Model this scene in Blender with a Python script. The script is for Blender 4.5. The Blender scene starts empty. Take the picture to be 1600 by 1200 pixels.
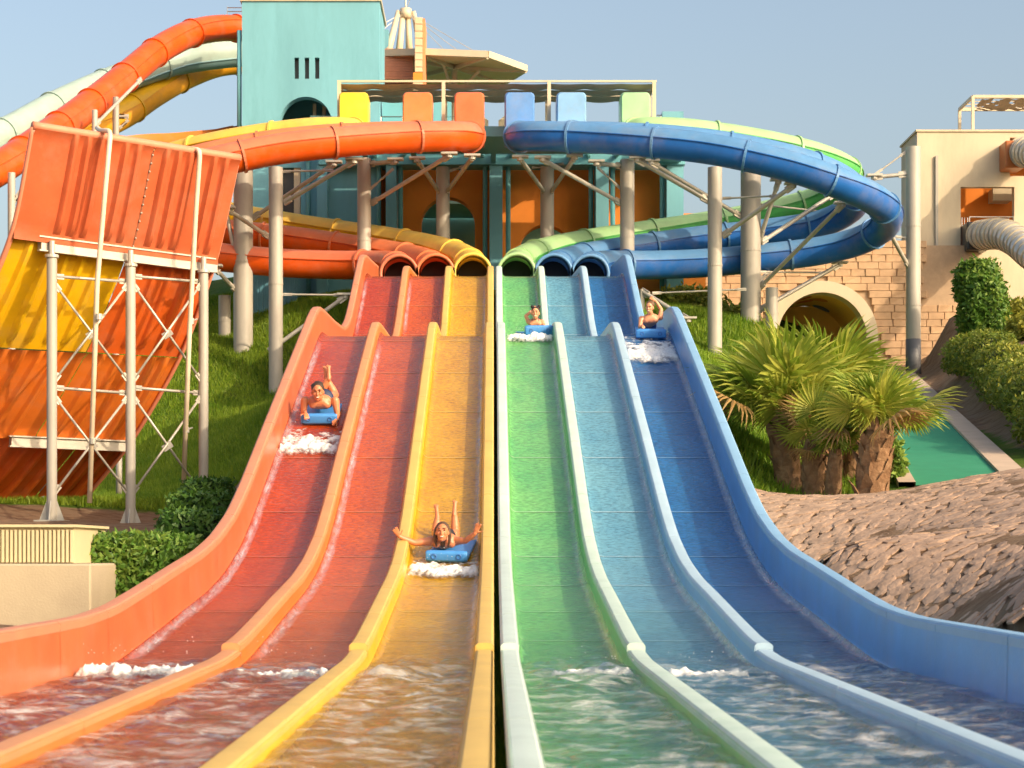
import bpy, bmesh, math, random
import numpy as np
from mathutils import Vector, Matrix, Euler, noise as mnoise
random.seed(7); rng = np.random.default_rng(7)
R = math.radians
scene = bpy.context.scene
C = scene.collection

# ---------------------------------------------------------------- camera, sky, sun, exposure
CZ = 1.0; CX = -0.03; F = 3000.0; VX = 771.0; VY = 862.0
cd = bpy.data.cameras.new('camera'); cam = bpy.data.objects.new('camera', cd); C.objects.link(cam)
cam.location = (CX, 0, CZ); cam.rotation_euler = (R(90), 0, 0)
cd.sensor_width = 36; cd.lens = F / 1600 * 36
cd.shift_x = (800 - VX) / 1600; cd.shift_y = (VY - 600) / 1600
cd.clip_end = 3000; cd.clip_start = 0.1
cd.dof.use_dof = True; cd.dof.focus_distance = 32; cd.dof.aperture_fstop = 4.5
scene.camera = cam
SUN_AZ, SUN_EL = 50, 26
w = bpy.data.worlds.new('World'); scene.world = w; w.use_nodes = True
nt = w.node_tree; bg = nt.nodes['Background']
sky = nt.nodes.new('ShaderNodeTexSky'); sky.sky_type = 'NISHITA'; sky.sun_disc = False
sky.sun_elevation = R(SUN_EL); sky.sun_rotation = R(180 - SUN_AZ)
sky.air_density = 1.12; sky.dust_density = 6.0; sky.ozone_density = 0.0; sky.altitude = 0
nt.links.new(sky.outputs[0], bg.inputs[0]); bg.inputs[1].default_value = 0.15
sd = bpy.data.lights.new('sun', 'SUN'); sun = bpy.data.objects.new('sun', sd); C.objects.link(sun)
sd.energy = 2.35; sd.angle = R(0.5); sd.color = (1.0, 0.80, 0.55)
sv = Vector((math.sin(R(SUN_AZ)) * math.cos(R(SUN_EL)), -math.cos(R(SUN_AZ)) * math.cos(R(SUN_EL)), math.sin(R(SUN_EL))))
sun.rotation_euler = sv.to_track_quat('Z', 'Y').to_euler()
sun.location = (20, -20, 30)
vs = scene.view_settings; vs.view_transform = 'Standard'; vs.look = 'None'; vs.exposure = 0.70; vs.gamma = 1

# ---------------------------------------------------------------- helpers
def W(px, py, d):                       # photo position at a given real distance -> world point
    return Vector(((px - VX) / F * d + CX, d, CZ + (VY - py) / F * d))
def S(npx, d): return npx / F * d       # pixel length at a distance -> metres

def link(o, parent=None):
    C.objects.link(o)
    if parent is not None: o.parent = parent
    return o
def tag(o, label=None, cat=None, group=None, kind=None):
    if label: o['label'] = label
    if cat: o['category'] = cat
    if group: o['group'] = group
    if kind: o['kind'] = kind
    return o
def thing(name, label, cat, loc=(0, 0, 0), group=None):
    o = bpy.data.objects.new(name, None); o.empty_display_size = .2; o.location = loc
    link(o); return tag(o, label, cat, group)

class MB:
    def __init__(s): s.v = []; s.f = []; s.m = []
    def add(s, vs, fs, mi=0):
        b = len(s.v); s.v += [tuple(p) for p in vs]; s.f += [tuple(i + b for i in f) for f in fs]; s.m += [mi] * len(fs)
    def box(s, lo, hi, mi=0):
        x0, y0, z0 = lo; x1, y1, z1 = hi
        s.add([(x0,y0,z0),(x1,y0,z0),(x1,y1,z0),(x0,y1,z0),(x0,y0,z1),(x1,y0,z1),(x1,y1,z1),(x0,y1,z1)],
              [(0,3,2,1),(4,5,6,7),(0,1,5,4),(1,2,6,5),(2,3,7,6),(3,0,4,7)], mi)
    def bar(s, a, b, w, h=None, mi=0):          # rectangular bar between two points
        a = Vector(a); b = Vector(b); h = h or w; t = (b - a).normalized()
        up = Vector((0, 0, 1)) if abs(t.z) < .95 else Vector((0, 1, 0))
        x = t.cross(up).normalized() * w / 2; y = x.cross(t).normalized() * h / 2
        s.add([a-x-y, a+x-y, a+x+y, a-x+y, b-x-y, b+x-y, b+x+y, b-x+y],
              [(0,1,2,3),(7,6,5,4),(4,5,1,0),(5,6,2,1),(6,7,3,2),(7,4,0,3)], mi)
    def tube(s, pts, r, n=10, caps=True, mi=0):
        pts = [Vector(p) for p in pts]; rs = r if isinstance(r, (list, tuple)) else [r] * len(pts)
        b = len(s.v); x = None
        for i, p in enumerate(pts):
            t = (pts[min(i+1, len(pts)-1)] - pts[max(i-1, 0)]).normalized()
            if x is None:
                up = Vector((0, 0, 1)) if abs(t.z) < .9 else Vector((0, 1, 0)); x = t.cross(up).normalized()
            x = (x - t * x.dot(t)).normalized(); y = t.cross(x)
            for k in range(n):
                a = 2 * math.pi * k / n; s.v.append(tuple(p + (x * math.cos(a) + y * math.sin(a)) * rs[i]))
        for i in range(len(pts) - 1):
            for k in range(n):
                s.f.append((b+i*n+k, b+i*n+(k+1)%n, b+(i+1)*n+(k+1)%n, b+(i+1)*n+k)); s.m.append(mi)
        if caps:
            s.f.append(tuple(b + k for k in range(n))[::-1]); s.m.append(mi)
            e = b + (len(pts)-1)*n; s.f.append(tuple(e + k for k in range(n))); s.m.append(mi)
    def grid(s, P, mi=0, flip=False):           # P[i][j] points
        n = len(P); m = len(P[0]); b = len(s.v)
        for row in P: s.v += [tuple(p) for p in row]
        for i in range(n-1):
            for j in range(m-1):
                q = (b+i*m+j, b+i*m+j+1, b+(i+1)*m+j+1, b+(i+1)*m+j)
                s.f.append(q[::-1] if flip else q); s.m.append(mi)
    def ell(s, c, r, nu=12, nv=8, mi=0, M=None):
        c = Vector(c); P = []
        for i in range(nv + 1):
            th = math.pi * i / nv; row = []
            for k in range(nu):
                a = 2 * math.pi * k / nu
                p = Vector((r[0]*math.sin(th)*math.cos(a), r[1]*math.sin(th)*math.sin(a), r[2]*math.cos(th)))
                row.append(c + (M @ p if M else p))
            P.append(row + [row[0]])
        s.grid(P, mi, True)
    def build(s, name, mats, parent=None, smooth=False, loc=None):
        me = bpy.data.meshes.new(name)
        v = [Vector(p) - Vector(loc) for p in s.v] if loc is not None else s.v
        me.from_pydata(v, [], s.f)
        mats = mats if isinstance(mats, (list, tuple)) else [mats]
        for m in mats: me.materials.append(m)
        if len(mats) > 1: me.polygons.foreach_set('material_index', s.m)
        if smooth: me.polygons.foreach_set('use_smooth', [True] * len(me.polygons))
        me.update()
        o = bpy.data.objects.new(name, me)
        if loc is not None: o.location = loc
        return link(o, parent)

def bevel(o, wd=.02, seg=2):
    bm = bmesh.new(); bm.from_mesh(o.data); bmesh.ops.remove_doubles(bm, verts=bm.verts, dist=1e-5)
    bmesh.ops.bevel(bm, geom=[e for e in bm.edges if len(e.link_faces) == 2 and e.calc_face_angle(0) > .5], offset=wd, segments=seg, affect='EDGES', profile=.5)
    bm.to_mesh(o.data); bm.free(); return o
def smooth_by_angle(o, ang=40):
    me = o.data; me.polygons.foreach_set('use_smooth', [True] * len(me.polygons))
    bm = bmesh.new(); bm.from_mesh(me)
    for e in bm.edges:
        e.smooth = not (len(e.link_faces) == 2 and e.calc_face_angle(0) > R(ang))
    bm.to_mesh(me); bm.free(); return o

def plate(name, outline, holes, y0, y1, mat, parent=None):
    """flat wall in the x-z plane from y0 to y1 with real openings"""
    cu = bpy.data.curves.new('tmp', 'CURVE'); cu.dimensions = '2D'; cu.fill_mode = 'BOTH'; cu.extrude = abs(y1 - y0) / 2
    for loop in [outline] + holes:
        sp = cu.splines.new('POLY'); sp.points.add(len(loop) - 1)
        for q, p in zip(sp.points, loop): q.co = (p[0], p[1], 0, 1)
        sp.use_cyclic_u = True
    to = bpy.data.objects.new('tmp', cu); C.objects.link(to)
    dg = bpy.context.evaluated_depsgraph_get(); me = bpy.data.meshes.new_from_object(to.evaluated_get(dg))
    bpy.data.objects.remove(to); bpy.data.curves.remove(cu)
    ym = (y0 + y1) / 2
    for v in me.vertices: x, z, e = v.co; v.co = (x, ym - e, z)
    me.name = name; me.materials.clear(); me.materials.append(mat)
    return link(bpy.data.objects.new(name, me), parent)
def arch(cx, z0, zs, r, n=20, ry=None):
    ry = ry or r
    return [(cx - r, z0), (cx + r, z0)] + [(cx + r * math.cos(a), zs + ry * math.sin(a)) for a in [math.pi * k / n for k in range(n + 1)]]

# ---------------------------------------------------------------- materials
MATS = {}
def mat(name, col, rough=.5, var=.12, vscale=2.0, bump=0, bscale=20, metal=0, spec=.5, coat=0, stretch=(1, 1, 1), bdist=.02, dirt=None, dscale=1.2, damt=.5):
    if name in MATS: return MATS[name]
    m = bpy.data.materials.new(name); m.use_nodes = True; n = m.node_tree.nodes; l = m.node_tree.links
    p = n['Principled BSDF']; p.inputs['Roughness'].default_value = rough; p.inputs['Metallic'].default_value = metal
    p.inputs['Specular IOR Level'].default_value = spec; p.inputs['Coat Weight'].default_value = coat; p.inputs['Coat Roughness'].default_value = .08
    tc = n.new('ShaderNodeTexCoord'); mp = n.new('ShaderNodeMapping'); mp.inputs['Scale'].default_value = stretch
    geo = n.new('ShaderNodeNewGeometry'); l.new(geo.outputs['Position'], mp.inputs[0])
    nz = n.new('ShaderNodeTexNoise'); nz.inputs['Scale'].default_value = vscale; nz.inputs['Detail'].default_value = 6; nz.inputs['Roughness'].default_value = .65
    l.new(mp.outputs[0], nz.inputs[0])
    rp = n.new('ShaderNodeMapRange'); rp.inputs[1].default_value = .3; rp.inputs[2].default_value = .7
    rp.inputs[3].default_value = 1 - var; rp.inputs[4].default_value = 1 + var; l.new(nz.outputs[0], rp.inputs[0])
    mx = n.new('ShaderNodeVectorMath'); mx.operation = 'SCALE'; mx.inputs[0].default_value = col[:3]
    l.new(rp.outputs[0], mx.inputs['Scale']); out = mx.outputs[0]
    if dirt:
        n2 = n.new('ShaderNodeTexNoise'); n2.inputs['Scale'].default_value = dscale; n2.inputs['Detail'].default_value = 8; n2.inputs['Roughness'].default_value = .7
        mp2 = n.new('ShaderNodeMapping'); mp2.inputs['Scale'].default_value = stretch; mp2.inputs['Location'].default_value = (3.1, 7.7, 1.3)
        l.new(geo.outputs['Position'], mp2.inputs[0]); l.new(mp2.outputs[0], n2.inputs[0])
        r2 = n.new('ShaderNodeMapRange'); r2.inputs[1].default_value = .48; r2.inputs[2].default_value = .72; r2.inputs[4].default_value = damt
        l.new(n2.outputs[0], r2.inputs[0])
        mm = n.new('ShaderNodeMix'); mm.data_type = 'RGBA'; mm.inputs['B'].default_value = (*dirt, 1)
        l.new(r2.outputs[0], mm.inputs['Factor']); l.new(out, mm.inputs['A']); out = mm.outputs['Result']
    l.new(out, p.inputs['Base Color'])
    if bump:
        nb = n.new('ShaderNodeTexNoise'); nb.inputs['Scale'].default_value = bscale; nb.inputs['Detail'].default_value = 4
        l.new(mp.outputs[0], nb.inputs[0])
        bp = n.new('ShaderNodeBump'); bp.inputs['Strength'].default_value = bump; bp.inputs['Distance'].default_value = bdist
        l.new(nb.outputs[0], bp.inputs['Height']); l.new(bp.outputs[0], p.inputs['Normal'])
    MATS[name] = m; return m

def srgb(r, g, b):
    f = lambda c: (c/255/12.92) if c/255 <= .04045 else ((c/255+.055)/1.055)**2.4
    return (f(r), f(g), f(b))

# faded upper shells / saturated lower shells of the tubes, lanes, steel ...
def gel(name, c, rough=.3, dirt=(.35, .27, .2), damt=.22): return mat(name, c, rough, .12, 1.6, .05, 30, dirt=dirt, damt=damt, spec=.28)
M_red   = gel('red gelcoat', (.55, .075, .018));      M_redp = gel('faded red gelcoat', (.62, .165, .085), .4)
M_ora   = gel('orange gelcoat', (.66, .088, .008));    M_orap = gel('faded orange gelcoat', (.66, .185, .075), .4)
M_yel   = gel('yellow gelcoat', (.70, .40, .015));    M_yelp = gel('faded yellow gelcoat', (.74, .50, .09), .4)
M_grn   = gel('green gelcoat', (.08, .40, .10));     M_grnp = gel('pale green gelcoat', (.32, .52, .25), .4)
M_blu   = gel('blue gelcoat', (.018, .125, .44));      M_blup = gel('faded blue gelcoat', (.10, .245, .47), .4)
M_teal  = mat('teal render', (.15, .385, .47), .75, .10, .9, .15, 60, dirt=(.11, .30, .37), dscale=1.0, damt=.75, stretch=(1, 1, .22))
M_tealL = mat('pale teal render', (.30, .55, .55), .75, .06, .8, .1, 60)
M_tealD = mat('teal paint', (.13, .38, .44), .5, .08, 1.0)
M_orw   = mat('orange render', (.82, .25, .03), .8, .08, .7, .15, 60, dirt=(.72, .20, .02), dscale=.6)
M_cream = mat('cream render', (.58, .49, .35), .8, .06, .6, .12, 50, dirt=(.42, .34, .235), dscale=.9, damt=.6, stretch=(1, 1, .25))
M_creamS= mat('cream painted steel', (.58, .49, .35), .5, .08, 2)
M_steel = mat('grey painted steel', (.40, .37, .32), .42, .14, 1.3, .08, 30, dirt=(.22, .19, .16), dscale=.8, damt=.5, stretch=(1, 1, .35))
M_galv  = mat('galvanised steel', (.46, .43, .37), .4, .15, 3, metal=.25)
M_dark  = mat('painted mouth shade', (.015, .015, .018), .8)
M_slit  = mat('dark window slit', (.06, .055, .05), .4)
M_fab   = mat('shade net', (.36, .27, .19), .9, .1, 3)
M_terra = mat('terracotta cladding', (.50, .22, .13), .7, .15, 2)
M_sand  = mat('sandstone block', (.52, .34, .20), .85, .18, 2.2, .5, 18, dirt=(.36, .22, .13), dscale=1.5)
M_mort  = mat('mortar', (.44, .31, .20), .95, .1, 5)
M_conc  = mat('cream concrete', (.44, .36, .245), .8, .08, .8, .2, 40, dirt=(.34, .27, .19), dscale=.8)
M_louv  = mat('cream louvre sheet', (.54, .46, .28), .55, .06, 2)
M_chrome= mat('stainless rail', (.6, .6, .6), .25, .05, 3, metal=.9)
M_glassT= mat('clear tube shell', (.52, .50, .46), .2, .1, 2, coat=.5)
# ---------------------------------------------------------------- slide profile (height of the lane floor along the distance)
_pd = np.array([0, 6, 14.4, 15.6, 17, 18.6, 20.3, 21.6, 23.0, 24.2, 27.1, 33.3, 33.9, 35.0, 37.0, 39.3, 40.4, 41.2, 42.0, 45.5, 46.2, 48, 53, 60])
_pz = np.array([-1.02, -1.02, -1.0, -.95, -.82, -.66, -.50, -.32, -.02, .36, 1.42, 3.66, 3.83, 3.88, 3.95, 4.08, 4.26, 4.48, 4.80, 6.50, 6.64, 6.80, 7.27, 7.9]) + CZ
_fd = np.arange(0, 60, .05); _fz = np.interp(_fd, _pd, _pz)
_k = np.exp(-.5 * (np.arange(-24, 25) * .05 / .24) ** 2); _k /= _k.sum()
_fz = np.convolve(np.pad(_fz, 24, mode='edge'), _k, 'valid')
def floor(d): return float(np.interp(d, _fd, _fz))
def fnorm(d):
    s = (floor(d + .05) - floor(d - .05)) / .1; l = math.hypot(1, s); return Vector((0, -s / l, 1 / l))
def onfloor(x, d, h=0): return Vector((x, d, floor(d))) + fnorm(d) * h

# ---------------------------------------------------------------- terrain
pts = []
def tp(px, py, d): p = W(px, py, d); pts.append((p.x, p.y, p.z))
for d in range(0, 53, 3):
    for x in (-3.2, 0, 3.2): pts.append((x, d, floor(d) - .55))
for d in (25, 29, 33, 37, 41, 45, 49):
    pts.append((-4.5, d, floor(d) - 2.9 if d > 30 else .9)); pts.append((4.6, d, max(floor(d) - 1.9, 1.75 if d > 27 else 1.45)))
for d in (6, 10, 14, 18): pts.append((-4.3, d, .05)); pts.append((-8, d, .1)); pts.append((-16, d, .3))
for d in (20, 23): pts.append((-4.4, d, .2)); pts.append((-8, d, .3)); pts.append((-16, d, .6))
pts += [(0, 56, 8.3), (0, 60, 9.0), (-6, 60, 8.6), (6, 60, 8.6)]
for px, py in ((400, 455), (500, 452), (600, 448), (770, 440), (950, 445), (1060, 470)): tp(px, py, 66)
for px, py in ((400, 440), (770, 425), (1060, 455)): tp(px, py, 74)
tp(380, 578, 58); tp(431, 613, 57); tp(352, 528, 61); tp(300, 530, 60); tp(150, 560, 60)
for px in (380, 300, 200, 100, 0, -150): tp(px, 784, 44)
for px in (330, 250, 100, 0): tp(px, 815, 38)
for px in (280, 150, 0): tp(px, 838, 31)
pts += [(-17, 44, 2.2), (-17, 60, 5.5), (-30, 44, 2.2), (-30, 60, 5), (-30, 25, .8), (-30, 5, .3), (-30, 75, 8), (0, 75, 10.3), (30, 75, 10.3)]
tp(1200, 768, 29.5); tp(1250, 766, 30); tp(1360, 776, 28); tp(1190, 792, 26); tp(1420, 762, 28.5)
tp(1117, 555, 56); tp(1173, 505, 58); tp(1428, 574, 60); tp(1140, 640, 42); tp(1180, 700, 35)
tp(1600, 740, 26); tp(1500, 752, 27); tp(1290, 776, 27.5)
tp(1600, 983, 12.5); tp(1600, 905, 15.5); tp(1600, 822, 20); tp(1400, 850, 20); tp(1300, 850, 20.5)
tp(1400, 590, 57); tp(1450, 660, 42); tp(1530, 742, 31); tp(1405, 660, 42)
tp(1475, 572, 52); tp(1490, 490, 61); tp(1600, 480, 62); tp(1600, 555, 46); tp(1600, 640, 37); tp(1300, 575, 64); tp(1380, 585, 64)
pts += [(10, 20, 2.0), (10, 10, 1.2), (5, 8, .3), (4.4, 4, .1), (16, 20, 2.6), (30, 5, 2), (30, 25, 4), (30, 45, 7), (20, 45, 7.0), (18, 62, 9.3)]
A = np.array(pts); n = len(A)
def tps(r2): return np.where(r2 > 1e-9, r2 * np.log(np.maximum(r2, 1e-9)) * .5, 0)
D2 = ((A[:, None, :2] - A[None, :, :2]) ** 2).sum(-1)
K = tps(D2) + np.eye(n) * .2
Pm = np.c_[np.ones(n), A[:, :2]]
sol = np.linalg.solve(np.block([[K, Pm], [Pm.T, np.zeros((3, 3))]]), np.r_[A[:, 2], np.zeros(3)])
def ter_np(x, y):
    x = np.clip(np.asarray(x, float), -30, 30); y = np.clip(np.asarray(y, float), 0, 75)
    q = np.stack([x.ravel(), y.ravel()], 1); out = np.empty(len(q))
    for i in range(0, len(q), 8000):
        c = q[i:i+8000]; r2 = ((c[:, None] - A[None, :, :2]) ** 2).sum(-1)
        out[i:i+8000] = tps(r2) @ sol[:n] + sol[n] + c @ sol[n+1:]
    # keep the ground under the slide troughs
    fl = np.interp(q[:, 1], _fd, _fz); ins = (np.abs(q[:, 0]) < 3.5) & (q[:, 1] < 52)
    out = np.where(ins, np.minimum(out, fl - .38), out)
    # straight ramp cut for the carpet path
    d_ = q[:, 1]; xl_, xr_, zp_ = 6.5 + (d_ - 30) * .1567, 7.92 + (d_ - 30) * .160, 2.10 + (d_ - 30) * .1463
    dist = np.maximum(np.maximum(xl_ - .2 - q[:, 0], q[:, 0] - xr_ - .35), 0); wt = np.clip(1 - dist / 1.3, 0, 1); wt = wt * wt * (3 - 2 * wt) * np.clip((d_ - 28.0) / 1.2, 0, 1)
    out = out * (1 - wt) + zp_ * wt
    return out.reshape(x.shape)
def ter(x, y): return float(ter_np(np.array([x]), np.array([y]))[0])
xs = np.r_[-700, -300, -120, -60, np.arange(-30, -12, .4), np.arange(-12, 3.2, .3), np.arange(3.2, 10.5, .11), np.arange(10.5, 30.01, .4), 60, 120, 300, 700]
ys = np.r_[-400, -150, -50, -15, np.arange(0, 9, .4), np.arange(9, 30, .13), np.arange(30, 75.01, .4), 100, 180, 400, 900]
GX, GY = np.meshgrid(xs, ys); GZ = ter_np(GX, GY)
# slabby relief of the earth banks
def dirtmask(x, y):
    a = 1 / (1 + np.exp(-(x - 3.2) * 6)); b = 1 / (1 + np.exp((y - 28.6) * 3))
    right = a * b
    left = (1 / (1 + np.exp((x + 3.6) * 6))) * (1 / (1 + np.exp((y - np.where(x > -6.3, 37.5, 43.0)) * 3)))
    top = (1 / (1 + np.exp(-(x - 12.2) * 2))) * (1 / (1 + np.exp(-(y - 49) * 1)))          # stony slope under the white building
    side = (1 / (1 + np.exp(-(x - (9.2 + (y - 31) * .09)) * 4))) * (1 / (1 + np.exp((x - (10.6 + (y - 31) * .09)) * 4))) * (1 / (1 + np.exp(-(y - 29) * 3)))
    return np.clip(right + left + top + side, 0, 1)
DM = dirtmask(GX, GY)
rel = np.array([mnoise.fractal((x * .9 + y * .5, y * .35 - x * .5, 1.7), .75, 2.1, 7) + .9 * min(0, mnoise.noise(Vector((x * 2.2 + y * 1.1, y * .9 - x * 1.3, 5.0))) + .25) for x, y in zip(GX.ravel(), GY.ravel())]).reshape(GX.shape)
inside = (np.abs(GX) < 3.9)
GZ = GZ + np.where(inside, 0, rel * .035)
nx, ny = len(xs), len(ys)
V = np.stack([GX, GY, GZ], -1).reshape(-1, 3)
idx = np.arange(nx * ny).reshape(ny, nx)
Fq = np.stack([idx[:-1, :-1], idx[:-1, 1:], idx[1:, 1:], idx[1:, :-1]], -1).reshape(-1, 4)
def np_mesh(name, V, Fs, mats, parent=None, smooth=False):
    me = bpy.data.meshes.new(name); k = Fs.shape[1]
    me.vertices.add(len(V)); me.vertices.foreach_set('co', np.ascontiguousarray(V, dtype=np.float32).ravel())
    me.loops.add(Fs.size); me.loops.foreach_set('vertex_index', Fs.astype(np.int32).ravel())
    me.polygons.add(len(Fs)); me.polygons.foreach_set('loop_start', np.arange(0, Fs.size, k, dtype=np.int32))
    me.polygons.foreach_set('loop_total', np.full(len(Fs), k, dtype=np.int32))
    if smooth: me.polygons.foreach_set('use_smooth', np.ones(len(Fs), dtype=bool))
    for m in (mats if isinstance(mats, (list, tuple)) else [mats]): me.materials.append(m)
    me.update(calc_edges=True); me.validate()
    return link(bpy.data.objects.new(name, me), parent)
def ground_material():
    m = bpy.data.materials.new('grass and earth'); m.use_nodes = True; n = m.node_tree.nodes; l = m.node_tree.links
    p = n['Principled BSDF']; p.inputs['Roughness'].default_value = .95; p.inputs['Specular IOR Level'].default_value = .2
    g = n.new('ShaderNodeNewGeometry'); at = n.new('ShaderNodeAttribute'); at.attribute_name = 'earth'
    def nz(sc, det=6, st=(1, 1, 1), rot=0):
        mp = n.new('ShaderNodeMapping'); mp.inputs['Scale'].default_value = st; mp.inputs['Rotation'].default_value = (0, 0, rot); l.new(g.outputs['Position'], mp.inputs[0])
        t = n.new('ShaderNodeTexNoise'); t.inputs['Scale'].default_value = sc; t.inputs['Detail'].default_value = det; t.inputs['Roughness'].default_value = .7; l.new(mp.outputs[0], t.inputs[0]); return t.outputs[0]
    def ramp(f, stops):
        r = n.new('ShaderNodeValToRGB'); l.new(f, r.inputs[0]); e = r.color_ramp.elements
        while len(e) < len(stops): e.new(.5)
        for q, (pos, c) in zip(e, stops): q.position = pos; q.color = (*c, 1)
        return r.outputs[0]
    gr = ramp(nz(1.1, 8), [(.3, (.06, .13, .012)), (.5, (.105, .20, .018)), (.68, (.17, .20, .04))])
    ea = ramp(nz(2.2, 10, (1, 2.6, 1), .55), [(.28, (.13, .075, .045)), (.43, (.29, .18, .11)), (.56, (.40, .275, .18)), (.70, (.27, .19, .145))])
    ad = n.new('ShaderNodeMath'); ad.operation = 'ADD'; l.new(at.outputs['Fac'], ad.inputs[0])
    sb = n.new('ShaderNodeMath'); sb.operation = 'MULTIPLY_ADD'; sb.inputs[1].default_value = .7; sb.inputs[2].default_value = -.35; l.new(nz(1.7), sb.inputs[0]); l.new(sb.outputs[0], ad.inputs[1])
    mr = n.new('ShaderNodeMapRange'); mr.inputs[1].default_value = .42; mr.inputs[2].default_value = .58; l.new(ad.outputs[0], mr.inputs[0])
    mx = n.new('ShaderNodeMix'); mx.data_type = 'RGBA'; l.new(mr.outputs[0], mx.inputs['Factor']); l.new(gr, mx.inputs['A']); l.new(ea, mx.inputs['B'])
    l.new(mx.outputs['Result'], p.inputs['Base Color'])
    bp = n.new('ShaderNodeBump'); bp.inputs['Strength'].default_value = 1.0; bp.inputs['Distance'].default_value = .22
    l.new(nz(5.5, 10, (.8, 2.6, 1), .55), bp.inputs['Height']); l.new(bp.outputs[0], p.inputs['Normal'])
    return m
ground = np_mesh('ground', V, Fq, ground_material(), smooth=True); tag(ground, 'hillside of grass and bare earth under the slides', 'ground', kind='structure')
att = ground.data.attributes.new('earth', 'FLOAT', 'POINT'); att.data.foreach_set('value', DM.astype(np.float32).ravel())

# ---------------------------------------------------------------- the six racing lanes
def wet(name, c, c2):
    """wet gelcoat: thin running water shows as fine ripples and gloss"""
    m = bpy.data.materials.new(name); m.use_nodes = True; n = m.node_tree.nodes; l = m.node_tree.links
    p = n['Principled BSDF']; p.inputs['Roughness'].default_value = .22; p.inputs['Specular IOR Level'].default_value = .16; p.inputs['Coat Weight'].default_value = .34; p.inputs['Coat Roughness'].default_value = .10; p.inputs['Coat IOR'].default_value = 1.33
    g = n.new('ShaderNodeNewGeometry')
    def nz(sc, st, det=3):
        mp = n.new('ShaderNodeMapping'); mp.inputs['Scale'].default_value = st; l.new(g.outputs['Position'], mp.inputs[0])
        t = n.new('ShaderNodeTexNoise'); t.inputs['Scale'].default_value = sc; t.inputs['Detail'].default_value = det; l.new(mp.outputs[0], t.inputs[0]); return t.outputs[0]
    a = nz(2.2, (1.2, .5, .5), 6); b = nz(19, (.8, 1.0, 1.0), 4)
    mr = n.new('ShaderNodeMapRange'); mr.inputs[1].default_value = .35; mr.inputs[2].default_value = .7; l.new(a, mr.inputs[0])
    mx = n.new('ShaderNodeMix'); mx.data_type = 'RGBA'; mx.inputs['A'].default_value = (*c, 1); mx.inputs['B'].default_value = (*c2, 1); l.new(mr.outputs[0], mx.inputs['Factor'])
    rr_ = n.new('ShaderNodeMapRange'); rr_.inputs[1].default_value = .36; rr_.inputs[2].default_value = .64; rr_.inputs[3].default_value = .78; rr_.inputs[4].default_value = 1.18; l.new(b, rr_.inputs[0])  # caustic-like ripple brightness painted into the base colour
    rv_ = n.new('ShaderNodeVectorMath'); rv_.operation = 'SCALE'; l.new(mx.outputs['Result'], rv_.inputs[0]); l.new(rr_.outputs[0], rv_.inputs['Scale'])
    sp_ = nz(34, (1, .35, .35), 5); sr_ = n.new('ShaderNodeMapRange'); sr_.inputs[1].default_value = .56; sr_.inputs[2].default_value = .80; sr_.inputs[4].default_value = .30; l.new(sp_, sr_.inputs[0])  # pale flecks of aerated water, painted in for sparkle
    m3 = n.new('ShaderNodeMix'); m3.data_type = 'RGBA'; m3.inputs['B'].default_value = tuple(.75 * q + .16 for q in c) + (1,); l.new(sr_.outputs[0], m3.inputs['Factor']); l.new(rv_.outputs[0], m3.inputs['A'])
    l.new(m3.outputs['Result'], p.inputs['Base Color'])
    bp = n.new('ShaderNodeBump'); bp.inputs['Strength'].default_value = 1.0; bp.inputs['Distance'].default_value = .035; l.new(b, bp.inputs['Height']); l.new(bp.outputs[0], p.inputs['Coat Normal'])
    b2 = n.new('ShaderNodeBump'); b2.inputs['Strength'].default_value = .6; b2.inputs['Distance'].default_value = .02; l.new(b, b2.inputs['Height']); l.new(b2.outputs[0], p.inputs['Normal'])
    return m
def cap_mat(name, c, dirt): return mat(name, c, .5, .08, 2, .1, 40, dirt=dirt, dscale=2.5, damt=.45)
CM = {'salmon': cap_mat('faded salmon gelcoat', (.54, .21, .11), (.42, .19, .12)), 'peach': cap_mat('faded peach gelcoat', (.57, .25, .10), (.40, .20, .10)),
      'yellow': cap_mat('worn yellow gelcoat', (.60, .40, .10), (.48, .30, .075)), 'mint': cap_mat('worn mint white gelcoat', (.50, .60, .56), (.38, .47, .44)),
      'sage': cap_mat('worn pale mint gelcoat', (.50, .62, .54), (.30, .46, .36)), 'sky': cap_mat('worn pale blue gelcoat', (.38, .52, .62), (.28, .41, .54)), 'blue': cap_mat('worn sky blue gelcoat', (.22, .40, .60), (.17, .33, .52))}
LANES = [  # name, x left edge, x right edge, left wall height, right wall height, wall/floor colours
    ('red', -3.08, -2.18, .50, .23, wet('wet red gelcoat', (.36, .044, .002), (.28, .028, .002)), gel('salmon gelcoat', (.52, .135, .05)), 'faded red'),
    ('orange', -2.04, -1.17, .23, .23, wet('wet orange gelcoat', (.44, .076, .002), (.36, .054, .002)), gel('light orange gelcoat', (.62, .17, .03)), 'orange'),
    ('yellow', -1.03, -.17, .23, .23, wet('wet yellow gelcoat', (.52, .285, .003), (.43, .215, .002)), gel('lane yellow gelcoat', (.70, .41, .02)), 'yellow'),
    ('green', .17, 1.03, .23, .23, wet('wet green gelcoat', (.15, .41, .12), (.095, .34, .105)), gel('lane green gelcoat', (.16, .46, .18)), 'green'),
    ('light_blue', 1.17, 2.04, .23, .23, wet('wet light blue gelcoat', (.13, .31, .39), (.09, .25, .35)), gel('lane light blue gelcoat', (.17, .36, .58)), 'light blue'),
    ('dark_blue', 2.18, 3.08, .23, .50, wet('wet dark blue gelcoat', (.018, .125, .31), (.013, .09, .25)), gel('lane blue gelcoat', (.09, .28, .60)), 'dark blue')]
CAPS = {-3.15: 'salmon', -2.11: 'peach', -1.10: 'yellow', -.10: 'yellow', .10: 'mint', 1.10: 'sage', 2.11: 'sky', 3.15: 'blue'}
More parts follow.
